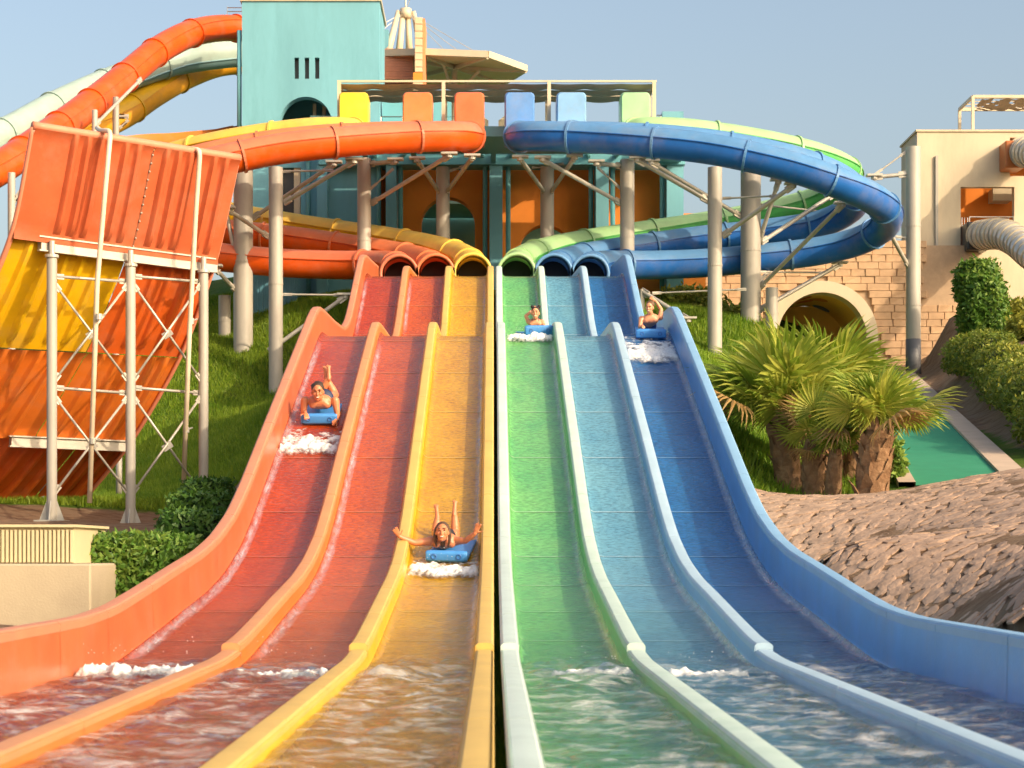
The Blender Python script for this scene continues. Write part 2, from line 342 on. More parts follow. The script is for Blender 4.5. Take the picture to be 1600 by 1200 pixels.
JOINTS = [5.0, 7.2, 9.4, 11.6, 13.5, 15.2, 17.2, 19.2, 21.2, 22.8, 24.6, 26.8, 29.0, 31.2, 33.3, 35.4, 37.6, 39.8, 41.8, 43.6, 45.6, 48.2, 51.0]
def step(d): return 0.0 if d > 15.25 else -.05          # the dividers drop where the run-out pool starts
def section(xl, xr, hl, hr, r=.10, n=5):
    out = [(xl, hl)]
    out += [(xl + .01 + r - r * math.cos(a), r - r * math.sin(a)) for a in [math.pi / 2 * k / n for k in range(n + 1)]]
    out += [(xl + (xr - xl) * t, -.006) for t in (.35, .5, .65)]
    out += [(xr - .01 - r + r * math.sin(a), r - r * math.cos(a)) for a in [math.pi / 2 * k / n for k in range(n + 1)]]
    return out + [(xr, hr)]
lane_root = {}
M_bead = {k: mat('sealant ' + k, c, .4) for k, c in (('red', (.52, .16, .09)), ('orange', (.60, .22, .09)), ('yellow', (.64, .44, .10)), ('green', (.40, .62, .38)), ('light_blue', (.42, .58, .66)), ('dark_blue', (.20, .36, .56)))}
for nm, xl, xr, hl, hr, mw, ms, cn in LANES:
    t = thing('racing_slide_lane', f'{cn} lane of the six lane racing slide running down into the pool', 'water slide', (0, 5, floor(5)), 'lanes of the racing slide'); t.location = (0, 0, 0)
    lane_root[nm] = t
    for a, b in zip(JOINTS[:-1], JOINTS[1:]):
        mb = MB(); ds = np.linspace(a + .004, b - .004, max(4, int((b - a) / .22)))
        P = []; q = section(xl, xr, hl, hr); nfl = len(q)
        for d in ds:
            row = []
            for i, (x, h) in enumerate(q):
                hh = h + (step((a + b) / 2) if (i in (0, nfl - 1) and h < .3) else 0)
                row.append(onfloor(x, d, hh))
            P.append(row)
        mb.grid(P)
        o = mb.build('trough_panel', [mw, ms], t, True)
        mi = [(1 if (i % (nfl - 1)) in (0, 1, nfl - 3, nfl - 2) else 0) for i in range(len(o.data.polygons))]
        o.data.polygons.foreach_set('material_index', mi)
        # pale bead of sealant across the joint
        jb = MB(); P = [[onfloor(x, b + e, max(h, 0) + .004) for x, h in q[1:-1]] for e in (-.008, .008)]; jb.grid(P); jb.build('joint_bead', M_bead[nm], t, True)
# divider caps and outer walls
def cap_run(x, key, wdt, H, lane, skirt_side=0):
    for a, b in zip(JOINTS[:-1], JOINTS[1:]):
        mb = MB(); st = step((a + b) / 2) if H < .3 else 0
        q = [(-wdt/2 - .004, H - .06 + st), (-wdt/2 - .004, H - .008 + st), (-wdt/2 + .018, H + .012 + st), (0, H + .017 + st), (wdt/2 - .018, H + .012 + st), (wdt/2 + .004, H - .008 + st), (wdt/2 + .004, H - .06 + st)]
        P = []
        for d in np.linspace(a + .006, b - .006, max(4, int((b - a) / .22))): P.append([onfloor(x + u, d, h) for u, h in q])
        mb.grid(P)
        n0 = len(mb.v)
        mb.f.append(tuple(range(len(q)))); mb.m.append(0); mb.f.append(tuple(n0 - len(q) + i for i in range(len(q)))[::-1]); mb.m.append(0)
        smooth_by_angle(mb.build('divider_cap', CM[key], lane), 28)
        if True:
            co = MB(); cw = wdt/2 - .006; P = [[onfloor(x - cw, d, -.03), onfloor(x - cw, d, H - .02 + st), onfloor(x + cw, d, H - .02 + st), onfloor(x + cw, d, -.03)] for d in np.linspace(a + .004, b - .004, 8)]
            co.grid(P); k_ = len(co.v); co.f += [(0, 1, 2, 3), (k_-1, k_-2, k_-3, k_-4)]; co.m += [0, 0]; co.build('divider_core', CM[key], lane)
        if skirt_side:                                     # outside face of the outer wall, down to the ground
            sk = MB(); P = []
            for d in np.linspace(a + .006, b - .006, 8):
                p = onfloor(x + skirt_side * (wdt/2 - .004), d, H - .03); p2 = onfloor(x + skirt_side * (wdt/2 - .004), d, -.45)
                g = min(p2.z - .1, ter(p2.x + skirt_side * .1, p2.y) - .15); P.append([p, p2, Vector((p2.x, p2.y, g))])
            sk.grid(P, 0, skirt_side > 0); sk.build('outer_skirt', CM[key], lane)
for x, key in CAPS.items():
    outer = abs(x) > 3
    ln = {-3.15: 'red', -2.11: 'orange', -1.10: 'yellow', -.10: 'yellow', .10: 'green', 1.10: 'green', 2.11: 'light_blue', 3.15: 'dark_blue'}[x]
    cap_run(x, key, .14, .50 if outer else .23, lane_root[ln], (1 if x > 0 else -1) if outer else (1 if x == -.10 else -1 if x == .10 else 0))
# side face towards the narrow gap is the skirt of the two inner walls (built above)

# ---------------------------------------------------------------- water in the run-out, foam
def water_mat():
    m = bpy.data.materials.new('shallow running water'); m.use_nodes = True; n = m.node_tree.nodes; l = m.node_tree.links
    n.remove(n['Principled BSDF']); out = n['Material Output']
    tr = n.new('ShaderNodeBsdfTransparent'); tr.inputs[0].default_value = (.94, .97, .96, 1)
    gl = n.new('ShaderNodeBsdfGlossy'); gl.inputs['Roughness'].default_value = .06; gl.inputs['Color'].default_value = (1, 1, 1, 1)
    fr = n.new('ShaderNodeFresnel'); fr.inputs['IOR'].default_value = 1.33
    g = n.new('ShaderNodeNewGeometry'); t = n.new('ShaderNodeTexNoise'); t.inputs['Scale'].default_value = 22; t.inputs['Detail'].default_value = 5
    mp = n.new('ShaderNodeMapping'); mp.inputs['Scale'].default_value = (.8, 1.3, 1); l.new(g.outputs['Position'], mp.inputs[0]); l.new(mp.outputs[0], t.inputs[0])
    bp = n.new('ShaderNodeBump'); bp.inputs['Strength'].default_value = .55; bp.inputs['Distance'].default_value = .03; l.new(t.outputs[0], bp.inputs['Height'])
    l.new(bp.outputs[0], gl.inputs['Normal']); l.new(bp.outputs[0], fr.inputs['Normal'])
    sx = n.new('ShaderNodeSeparateXYZ'); l.new(g.outputs['Position'], sx.inputs[0])
    ff = n.new('ShaderNodeMapRange'); ff.inputs[1].default_value = 19.3; ff.inputs[2].default_value = 15.8; ff.inputs[3].default_value = 0; ff.inputs[4].default_value = .62; l.new(sx.outputs['Y'], ff.inputs[0])
    fm = n.new('ShaderNodeMath'); fm.operation = 'MULTIPLY'; l.new(fr.outputs[0], fm.inputs[0]); l.new(ff.outputs[0], fm.inputs[1])
    mx = n.new('ShaderNodeMixShader'); l.new(fm.outputs[0], mx.inputs[0]); l.new(tr.outputs[0], mx.inputs[1]); l.new(gl.outputs[0], mx.inputs[2])
    # thin aerated streaks of foam
    df = n.new('ShaderNodeBsdfDiffuse'); df.inputs[0].default_value = (.80, .80, .78, 1)
    t2 = n.new('ShaderNodeTexNoise'); t2.inputs['Scale'].default_value = 3.0; t2.inputs['Detail'].default_value = 9; t2.inputs['Roughness'].default_value = .7; t2.inputs['Distortion'].default_value = .6
    mp2 = n.new('ShaderNodeMapping'); mp2.inputs['Scale'].default_value = (1.1, 1.9, 1); l.new(g.outputs['Position'], mp2.inputs[0]); l.new(mp2.outputs[0], t2.inputs[0])
    mr = n.new('ShaderNodeMapRange'); mr.inputs[1].default_value = .50; mr.inputs[2].default_value = .74; mr.inputs[4].default_value = .62; l.new(t2.outputs[0], mr.inputs[0])
    m2 = n.new('ShaderNodeMixShader'); my = n.new('ShaderNodeMapRange'); my.inputs[1].default_value = 16.6; my.inputs[2].default_value = 14.0; my.inputs[3].default_value = .0; my.inputs[4].default_value = 1.0; yo = n.new('ShaderNodeMath'); yo.operation = 'MULTIPLY_ADD'; yo.inputs[1].default_value = 5.0; l.new(t2.outputs[0], yo.inputs[0]); yo2 = n.new('ShaderNodeMath'); yo2.operation = 'ADD'; yo2.inputs[1].default_value = -2.5; l.new(sx.outputs['Y'], yo2.inputs[0]); l.new(yo2.outputs[0], yo.inputs[2]); l.new(yo.outputs[0], my.inputs[0])
    mu = n.new('ShaderNodeMath'); mu.operation = 'MULTIPLY'; l.new(mr.outputs[0], mu.inputs[0]); l.new(my.outputs[0], mu.inputs[1])
    l.new(mu.outputs[0], m2.inputs[0]); l.new(mx.outputs[0], m2.inputs[1]); l.new(df.outputs[0], m2.inputs[2])
    l.new(m2.outputs[0], out.inputs[0]); return m
M_water = water_mat()
def foam_mat():
    m = mat('white water foam', (.78, .78, .77), .4, .12, 20, .5, 70, bdist=.02); n = m.node_tree.nodes; l = m.node_tree.links
    at = n.new('ShaderNodeAttribute'); at.attribute_name = 'fade'; g = n.new('ShaderNodeNewGeometry')
    t = n.new('ShaderNodeTexNoise'); t.inputs['Scale'].default_value = 26; t.inputs['Detail'].default_value = 6; t.inputs['Roughness'].default_value = .7; l.new(g.outputs['Position'], t.inputs[0])
    ad = n.new('ShaderNodeMath'); ad.operation = 'MULTIPLY_ADD'; ad.inputs[1].default_value = 1.5; ad.inputs[2].default_value = -.75; l.new(t.outputs[0], ad.inputs[0])
    s = n.new('ShaderNodeMath'); s.operation = 'ADD'; s.use_clamp = True; l.new(at.outputs['Fac'], s.inputs[0]); l.new(ad.outputs[0], s.inputs[1])
    tr = n.new('ShaderNodeBsdfTransparent'); mx = n.new('ShaderNodeMixShader'); l.new(s.outputs[0], mx.inputs[0]); l.new(tr.outputs[0], mx.inputs[1]); l.new(n['Principled BSDF'].outputs[0], mx.inputs[2])
    l.new(mx.outputs[0], n['Material Output'].inputs[0]); return m
M_foam = foam_mat()
WL = CZ - .885
def fr(x, y, z, o=5): return mnoise.fractal((x, y, z), .9, 2.0, o)
for k, (nm, xl, xr, *_r) in enumerate(LANES):
    P = []
    for y in np.arange(4.6, 19.4, .05):
        row = []
        for u in np.linspace(xl + .012, xr - .012, 22):
            edge = 14.55 + .45 * fr(u * 1.3 + k * 5, k * 2.0, .5, 3)
            amp = .024 + .030 * math.exp(-((y - edge + .3) / .7) ** 2)
            deep = WL - .01 + amp * 1.6 * min(1, .25 + 5 * min(u - xl, xr - u)) * (fr(u * 1.7 + k * 7, y * 2.4, k * 3.1, 3) + .45 * fr(u * 5 + k, y * 8, k * 3.1, 4))
            sw_ = 1 - .5 * abs((u - xl) / (xr - xl) - .5)
            film = floor(y) + .016 + .010 * sw_ * math.sin(y * 7.2 + 1.5 * fr(u * 2, y, k, 2)) * (1 if y < 18 else (19.4 - y) / 1.4) + .008 * fr(u * 5, y * 4, k, 4)
            if y > 19.2: film = floor(y) + .002
            row.append((u, y, max(deep, film, floor(y) + .003)))
        P.append(row)
    mb = MB(); mb.grid(P); o = mb.build('water', M_water, None, True); tag(o, f'choppy shallow water filling the run-out of the {_r[4] if False else LANES[k][7]} lane', 'water', kind='structure')

def foam_patch(x0, x1, d0, d1, hgt, label, seed, base=None, dens=.0, drops=40):
    """churned white water lying on the lane floor (or on the water surface at level base)"""
    nxg = int((x1 - x0) / .012); nyg = max(12, int((d1 - d0) / .014)); P = {}; vs_, fs_, fades = [], [], []
    idm = -np.ones((nyg + 1, nxg + 1), int)
    for j in range(nyg + 1):
        for i in range(nxg + 1):
            u = i / nxg; v = j / nyg; x = x0 + (x1 - x0) * u; d = d0 + (d1 - d0) * v
            front = v - .10 * (1 + fr(x * 3, seed, 2.2)); back = (1 - v) * 1.1 - .35 * (1 + fr(x * 4, seed + 5, d * 4))
            e = min(min(u, 1 - u) * 14 + .15, front * 6, back * 2.2) - .12 + .5 * fr(x * 5, d * 5, seed) + .35 * fr(x * 19, d * 19, seed + 8) + dens
            if e > -.35:
                h = hgt * max(0, min(1, .35 + e)) * (.62 + .5 * fr(x * 7, d * 7, seed + 3, 6) + .10 * fr(x * 28, d * 28, seed + 4, 3)) * (1.3 - 1.0 * v) + .005
                p = onfloor(x, d, max(h, .004)) if base is None else Vector((x, d, base - .055 + max(h, -.01)))
                idm[j, i] = len(vs_); vs_.append(p); fades.append(max(0, min(1, .25 + e * 1.3)))
    for j in range(nyg):
        for i in range(nxg):
            q = (idm[j, i], idm[j, i+1], idm[j+1, i+1], idm[j+1, i])
            if min(q) >= 0: fs_.append(q)
    mb = MB(); mb.add(vs_, fs_)
    for _ in range(drops // 2):
        x = random.uniform(x0, x1); d = random.uniform(d0, d1); h = hgt * (1 + random.expovariate(2.2))
        p = onfloor(x, d, h) if base is None else Vector((x, d, base + h)); r = random.uniform(.002, .0055)
        mb.add([p + Vector(v) * r for v in ((1,0,0),(-1,0,0),(0,1,0),(0,-1,0),(0,0,1),(0,0,-1))], [(0,2,4),(2,1,4),(1,3,4),(3,0,4),(2,0,5),(1,2,5),(3,1,5),(0,3,5)]); fades += [1.0] * 6
    o = mb.build('foam', M_foam, None, True); fa = o.data.attributes.new('fade', 'FLOAT', 'POINT'); fa.data.foreach_set('value', fades); tag(o, label, 'foam', kind='stuff'); return o
# ---------------------------------------------------------------- enclosed tube slides
def spline(P, stepl=.22):
    P = [Vector(p) for p in P]; P = [P[0] * 2 - P[1]] + P + [P[-1] * 2 - P[-2]]; out = []
    for i in range(1, len(P) - 2):
        p0, p1, p2, p3 = P[i-1:i+3]; n = max(2, int((p2 - p1).length / stepl))
        a = .5
        t0 = 0; t1 = t0 + max((p1-p0).length, 1e-4) ** a; t2 = t1 + max((p2-p1).length, 1e-4) ** a; t3 = t2 + max((p3-p2).length, 1e-4) ** a
        for k in range(n):
            t = t1 + (t2 - t1) * k / n
            A1 = p0*((t1-t)/(t1-t0)) + p1*((t-t0)/(t1-t0)); A2 = p1*((t2-t)/(t2-t1)) + p2*((t-t1)/(t2-t1)); A3 = p2*((t3-t)/(t3-t2)) + p3*((t-t2)/(t3-t2))
            B1 = A1*((t2-t)/(t2-t0)) + A2*((t-t0)/(t2-t0)); B2 = A2*((t3-t)/(t3-t1)) + A3*((t-t1)/(t3-t1))
            out.append(B1*((t2-t)/(t2-t1)) + B2*((t-t1)/(t2-t1)))
    out.append(P[-2]); return out
def frames(pts):
    fr_ = []
    for i, p in enumerate(pts):
        t = (pts[min(i+1, len(pts)-1)] - pts[max(i-1, 0)]).normalized(); x = t.cross(Vector((0, 0, 1))).normalized(); fr_.append((p, x, x.cross(t).normalized()))
    return fr_
def shell(fr_, r, a0, a1, n, th=.03):
    mb = MB(); outer = []; inner = []
    for p, x, y in fr_:
        outer.append([p + (x*math.cos(a) + y*math.sin(a)) * r for a in np.linspace(a0, a1, n)])
        inner.append([p + (x*math.cos(a) + y*math.sin(a)) * (r - th) for a in np.linspace(a0, a1, n)])
    mb.grid(outer, 0, True); mb.grid(inner)
    return mb
def ring(fr1, r, wd, hgt):
    p, x, y = fr1; t = x.cross(y); mb = MB(); P = []
    for k in range(25):
        a = 2 * math.pi * k / 24; dr = x*math.cos(a) + y*math.sin(a)
        P.append([p + dr*(r-.01) - t*wd/2, p + dr*(r+hgt) - t*wd/2, p + dr*(r+hgt) + t*wd/2, p + dr*(r-.01) + t*wd/2])
    mb.grid(P); return mb
def tube_slide(label, path, r, mup, mlo, seg=2.6, group='enclosed tube slides', seam=0.0, name='tube_slide', first=.3):
    pts_ = spline(path); fr_ = frames(pts_); t = thing(name, label, 'water slide', (0, 0, 0), group)
    L = [0]
    for a, b in zip(pts_, pts_[1:]): L.append(L[-1] + (b - a).length)
    i0 = 0; nxt = first; cuts = [0]
    for i, l in enumerate(L):
        if l >= nxt and i > cuts[-1] + 1: cuts.append(i); nxt += seg
    if cuts[-1] != len(pts_) - 1: cuts.append(len(pts_) - 1)
    for a, b in zip(cuts, cuts[1:]):
        f = fr_[a:b+1]
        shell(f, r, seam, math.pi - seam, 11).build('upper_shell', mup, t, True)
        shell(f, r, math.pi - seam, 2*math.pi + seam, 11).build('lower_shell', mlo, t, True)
        fl = MB()                                       # bolted lip along the seam
        for sgn in (0, 1):
            an = seam if sgn == 0 else math.pi - seam
            P = []
            for p, x, y in f:
                dr = x*math.cos(an) + y*math.sin(an)
                P.append([p + dr*(r-.005) + y*.012, p + dr*(r+.035) + y*.012, p + dr*(r+.035) - y*.012, p + dr*(r-.005) - y*.012])
            fl.grid(P, 0, sgn == 0)
        fl.build('seam_lip', mlo, t)
    for c in cuts[1:-1]: ring(fr_[c], r, .07, .045).build('flange_ring', mup, t)
    return t, fr_
TR = .44
def right_path(P): return [W(*p) for p in P]
def left_path(P): return [Vector((-p.x, p.y, p.z)) for p in right_path(P)]
P_in = [(812,214,58.0),(813,214,57.2),(826,213,56.5),(856,213,56.1),(930,216,55.6),(1000,221,55.1),(1116,234,54.5),(1240,262,54.1),(1320,290,54.2),(1366,312,55.0),(1387,334,56.4),(1378,357,57.8),(1338,378,58.7),(1280,392,59.1),(1200,402,59.2),(1100,411,59.1),(1020,414,58.9),(962,414,58.3),(932,416,57.1),(923,421,55.4),(922,426,53.4),(922,428,52.4)]
P_md = [(893,213,58.4),(894,213,57.9),(910,213,57.4),(960,214,57.2),(1050,219,56.9),(1140,230,56.8),(1240,251,57.0),(1305,275,57.8),(1338,302,59.0),(1328,327,60.2),(1285,349,60.9),(1200,363,61.0),(1100,374,60.8),(1000,388,60.2),(925,400,59.3),(886,409,57.9),(870,418,56.2),(866,424,54.2),(865,427,52.4)]
P_ou = [(993,209,58.8),(994,208,58.3),(1012,206,58.1),(1060,207,58.2),(1130,215,58.5),(1220,231,58.9),(1290,250,59.7),(1326,271,60.8),(1318,293,61.8),(1275,313,62.2),(1195,335,62.2),(1090,354,62.0),(1010,366,61.5),(930,378,60.6),(862,391,59.2),(822,404,57.4),(809,416,55.2),(807,426,52.4)]
SL = [('blue enclosed tube slide looping widest on the right side', P_in, 1, M_blup, M_blu, (809, 'blue')),
      ('light blue tube slide behind the wide blue one', P_md, 1, M_blup, M_blu, (892, 'light blue')),
      ('green tube slide climbing behind the two blue ones', P_ou, 1, M_grnp, M_grn, (991, 'pale green')),
      ('red tube slide in front on the left, from the entry box beside the blue ones', P_in, -1, M_redp, M_ora, (740, 'red')),
      ('orange tube slide running behind the front red one', P_md, -1, M_orap, M_ora, (662, 'orange')),
      ('yellow tube slide at the back of the left group', P_ou, -1, M_yelp, M_yel, (560, 'yellow'))]
# entry boxes on the starting deck
BOXM = {'blue': gel('box blue', (.12, .28, .60)), 'light blue': gel('box light blue', (.22, .42, .66)), 'pale green': gel('box pale green', (.36, .62, .34)), 'red': gel('box red', (.74, .16, .06)), 'orange': gel('box orange', (.80, .22, .07)), 'yellow': gel('box yellow', (.82, .56, .04))}
for lab, P, sg, mu, ml, (bx, bc) in SL:
    path = right_path(P) if sg > 0 else left_path(P)
    t, fr_ = tube_slide(lab, path, TR, mu, ml, seam=.18)
    # wide ribbed hood at the mouth
    end = path[-1]; hood = MB(); P2 = []
    for yy, rr in ((1.6, TR), (1.5, .50), (1.18, .50), (1.13, .47), (1.08, .505), (.76, .505), (.71, .475), (.66, .515), (.30, .515), (.25, .49), (.2, .53), (0, .54), (0, .46), (1.5, .43)):
        P2.append([Vector((end.x + rr*math.cos(a), end.y + yy - .1, end.z + rr*math.sin(a))) for a in np.linspace(0, 2*math.pi, 29)])
    hood.grid(P2); hoodo = hood.build('mouth_hood', {'blue': M_blup, 'light blue': M_blup, 'pale green': M_grnp, 'red': M_redp, 'orange': M_orap, 'yellow': M_yelp}[bc], t, True)
    bo = MB()
    for yy in (1.34, .92, .48):                          # bolts on the hood
        for a in np.linspace(.25, math.pi - .25, 11):
            p = Vector((end.x + .505*math.cos(a), end.y + yy - .1, end.z + .505*math.sin(a))); bo.ell(p, (.02, .02, .02), 6, 4)
    bo.build('hood_bolts', M_steel, hoodo)
    cu = MB(); cu.add([Vector((end.x + .44*math.cos(a), end.y + .75, end.z + .44*math.sin(a))) for a in np.linspace(0, 2*math.pi, 25)[:-1]], [tuple(range(24))]); cu.build('mouth_shade_disc', M_dark, t)  # black disc added inside the mouth so the opening looks dark
    # entry box: tall rounded shell open to the deck, tube collar at its foot
    st = path[0]; wx = .455; zt = W(800, 143, st.y).z; zb = st.z - .12; y0 = st.y - .02; bb = MB(); 
    def prof(z, k): return k
    rows = []
    for s_, (dy, sc) in enumerate(((.0, .90), (.06, .97), (.16, 1.0), (1.0, 1.0))):
        loop = []
        for (cx_, cz_, a0) in ((wx*sc-.12, zt-(1-sc)*.45-.12, 0), (-wx*sc+.12, zt-(1-sc)*.45-.12, math.pi/2)):
            for a in np.linspace(a0, a0 + math.pi/2, 6): loop.append(Vector((st.x + cx_ + .12*math.cos(a), y0 + dy, cz_ + .12*math.sin(a))))
        loop += [Vector((st.x - wx*sc, y0 + dy, zb)), Vector((st.x + wx*sc, y0 + dy, zb))]
        rows.append(loop + [loop[0]])
    bb.grid(rows); bb.add(rows[0][:-1], [tuple(range(len(rows[0]) - 1))])
    bo_ = bb.build('entry_box', BOXM[bc], t); smooth_by_angle(bo_, 50)
    f0 = (Vector((st.x, y0 - .05, st.z)), Vector((1, 0, 0)), Vector((0, 0, 1)))
    ring(f0, TR - .02, .12, .09).build('collar_ring', BOXM[bc], t)

# far slides leaving the tower to the left, higher up the hill
tube_slide('big orange tube slide dropping left from the top of the teal tower', [W(*p) for p in ((385,45,67.5),(345,44,66.5),(300,52,65),(250,77,63),(195,121,60.5),(130,172,57.5),(60,222,54.5),(0,262,52),(-70,302,50),(-160,350,48))], .45, M_ora, M_ora, 2.7, 'slides off the teal tower', seam=.5)
tube_slide('pale mint tube slide behind the big orange one at the tower', [W(*p) for p in ((390,80,70),(330,86,69.5),(270,96,69),(190,122,67.5),(100,160,65),(20,203,62.5),(-60,240,60.5),(-160,290,58))], .52, gel('pale mint gelcoat', (.36, .47, .42), .4), gel('grey teal gelcoat', (.22, .38, .42)), 2.9, 'slides off the teal tower', seam=-.6)
tube_slide('golden yellow tube slide under the mint one at the tower', [W(*p) for p in ((390,94,72),(340,99,71.5),(290,118,70.5),(240,146,69),(190,180,67.5),(120,212,66),(40,238,64.5),(-40,262,63),(-140,300,61))], .50, M_yel, gel('golden gelcoat', (.78, .36, .02)), 2.9, 'slides off the teal tower', seam=.3)
# open trough beyond the ribbed half-pipe
def open_trough(label, P, r, m, sweep):
    pts_ = spline(P); fr_ = frames(pts_); t = thing('open_trough_slide', label, 'water slide', (0,0,0), 'slides off the teal tower')
    for a in range(0, len(fr_) - 1, 10): shell(fr_[a:a+11], r, math.pi - sweep, 2*math.pi + sweep, 12, .04).build('trough_shell', m, t, True)
open_trough('brown orange open trough slide curving behind the ribbed half-pipe', [W(*p) for p in ((150,236,62),(215,226,63),(270,222,64.5),(330,216,66),(385,205,67.5))], .62, gel('burnt orange gelcoat', (.55, .16, .03)), .45)

# ---------------------------------------------------------------- steel posts and braces
def steel_post(label, px, ytop, d, dia, braces=(), group='steel posts carrying the tube slides', capd=None, ybase=None):
    top = W(px, ytop, d); zb = ter(top.x, top.y) - .25
    t = thing('steel_post', label, 'post', (0, 0, 0), group); r = dia / 2
    mb = MB(); nn = max(2, int((top.z - zb) / 2.4)); zz = np.linspace(zb, top.z, nn + 1)
    mb.tube([(top.x, top.y, z) for z in zz], r, 20); smooth_by_angle(mb.build('pole', M_steel, t), 50)
    for z in zz[1:-1]:
        b = MB(); b.tube([(top.x, top.y, z - .03), (top.x, top.y, z + .03)], r + .012, 20); b.build('weld_band', M_steel, t, False)
    for br in braces:
        (x0, y0), (x1, y1), rr = br[0], br[1], br[2]; d1 = br[3] if len(br) > 3 else d
        a = W(x0, y0, d); e = W(x1, y1, d1); v = (e - a).normalized()
        m_ = MB(); m_.tube([a, e], rr, 10); bro = smooth_by_angle(m_.build('brace', M_galv, t), 50)
        g = MB()
        for q, s_ in ((a, 1), (e, -1)): g = MB(); g.bar(q - v*.02*s_, q + v*.26*s_, rr*1.1, rr*3.0); g.build('gusset', M_galv, bro)
        if rr > .055:
            sd_ = MB(); sd_.box((e.x - .24, e.y - .14, e.z + .03), (e.x + .24, e.y + .14, e.z + .09)); sd_.tube([(e.x, e.y, e.z - .06), (e.x, e.y, e.z + .05)], .10, 10); sd_.build('saddle', M_galv, bro)
PR = .065; RD = .028
steel_post('steel post under the front red tube, standing on the lawn', 431, 262, 57, .42, [((445,316),(553,252),PR,55.4), ((443,268),(520,266),RD,56), ((443,460),(535,461),RD), ((421,548),(540,463),PR)])
steel_post('thick steel pillar behind the lawn post, right of the ribbed half-pipe', 380, 262, 59, .60, [((396,340),(522,256),PR,57), ((368,400),(352,325),PR), ((395,412),(330,388),RD), ((370,455),(335,418),PR,58), ((418,369),(355,327),PR,57)])
steel_post('short wide cream pipe stub beside the thick pillar', 351, 462, 60.5, .38)
steel_post('steel post below the yellow entry box', 569, 248, 59, .42, [((581,317),(702,243),PR,56.2), ((579,256),(618,252),PR,57.5), ((579,295),(614,264),RD)])
steel_post('steel post left of the central teal column with two raking arms', 692, 262, 60.8, .43, [((686,300),(652,250),PR,57.6), ((698,300),(738,246),PR,56.4), ((700,268),(730,258),RD)])
steel_post('steel post right of the central teal column with two raking arms', 855, 262, 60.8, .43, [((850,300),(813,248),PR,56.8), ((861,300),(898,246),PR,56.2), ((848,262),(832,262),RD), ((865,258),(880,256),RD)])
steel_post('steel post below the pale green entry box', 980, 250, 59, .44, [((969,317),(848,249),PR,56.4), ((969,259),(932,255),PR,57.4), ((969,294),(934,262),RD)])
steel_post('steel post in front of the hedge, under the blue tube', 1117, 262, 56, .42, [((1107,314),(996,250),PR,55.2), ((1130,368),(1239,290),PR,54.3), ((1130,310),(1215,306),RD,55)])
steel_post('thick steel pillar inside the bend of the blue tubes', 1173, 268, 58.5, .62, [((1158,338),(1018,254),PR,57.2), ((1188,372),(1216,284),PR,57.6), ((1190,378),(1302,304),PR,60.5), ((1186,450),(1316,320),PR,55.6), ((1188,484),(1312,413),PR,59.4), ((1188,425),(1290,426),RD,60), ((1186,440),(1230,395),PR,60.4), ((1190,320),(1300,332),RD,62)])
steel_post('short steel stub at the foot of the thick pillar', 1206, 450, 58.2, .38)
steel_post('steel post in front of the white building with a dark painted foot', 1427, 230, 60, .46, [((1419,416),(1386,356),PR,58.4), ((1417,272),(1366,277),PR), ((1417,236),(1368,272),RD), ((1422,372),(1400,370),RD)])
o_ = MB(); p_ = W(1427, 530, 60); o_.tube([(p_.x, p_.y, ter(p_.x, p_.y) - .2), p_], .238, 20); fo = o_.build('painted_foot', mat('dark grey paint', (.12, .12, .13), .5), None, True); fo.parent = [o for o in C.objects if o.get('label', '').startswith('steel post in front of the white')][0]
steel_post('slim steel post high behind the half-pipe, left of a taller one', 148, 172, 56, .17, [((150,194),(220,124),.05,58.5)], 'slim posts of the tower slides')
steel_post('tall slim steel post with a bracket arm, behind the half-pipe', 181, 152, 58, .20, [((181,182),(200,182),.045), ((187,200),(200,188),.03)], 'slim posts of the tower slides')
steel_post('steel post at the far left behind the half-pipe edge', 18, 270, 51, .20, [((18,320),(32,300),.04)], 'slim posts of the tower slides')
steel_post('small tilted strut post beside the blue lane wall', 1003, 452, 57, .16, [((1003,455),(1075,500),.07,56), ((1020,458),(1165,452),RD,57.5)], 'slim posts of the tower slides')

# ---------------------------------------------------------------- teal tower and slide building
DB = 63.6
def zat(y, d=DB): return CZ + (VY - y) / F * d
def xat(x, d=DB): return (x - VX) / F * d + CX
tw = thing('teal_tower', 'tall teal tower with three dark slits and an arched opening', 'building')
x0, x1 = xat(378), xat(593); zt = zat(2); zb = zat(470)
slits = [[(xat(a), zat(123)), (xat(a+7), zat(123)), (xat(a+7), zat(90)), (xat(a), zat(90))] for a in (460, 476, 492)]
ar = arch(xat(478), zat(232), zat(191), S(40, DB))
win = [(xat(440), zat(345)), (xat(470), zat(345)), (xat(470), zat(262)), (xat(440), zat(262))]
plate('front_wall', [(x0, zb), (x1, zb), (x1, zt), (x0, zt)], slits + [ar, win], DB, DB + .45, M_teal, tw)
b = MB(); b.box((x0, DB + .45, zb), (x0 + .4, DB + 3.0, zt)); b.box((x1 - .4, DB + .45, zb), (x1, DB + 3.0, zt)); b.build('side_wall', M_teal, tw)
b = MB(); b.box((x0 + .4, DB + 2.6, zb), (x1 - .4, DB + 3.0, zt)); b.build('back_wall', M_tealD, tw)
b = MB(); b.box((x0 - .06, DB - .06, zt), (x1 + .06, DB + 3.06, zt + .12)); b.build('coping', M_cream, tw)
for a in (460, 476, 492):
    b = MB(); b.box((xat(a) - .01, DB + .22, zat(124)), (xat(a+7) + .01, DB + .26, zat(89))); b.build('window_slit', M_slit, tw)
b = MB(); b.box((xat(482), DB + .6, zat(232)), (xat(516), DB + .9, zat(174))); b.build('parapet', M_tealL, tw)
b = MB()
for a in (484, 499): b.box((xat(a), DB + 1.1, zat(174)), (xat(a + 5), DB + 1.3, zat(150)))
b.build('white_mullion', M_creamS, tw)
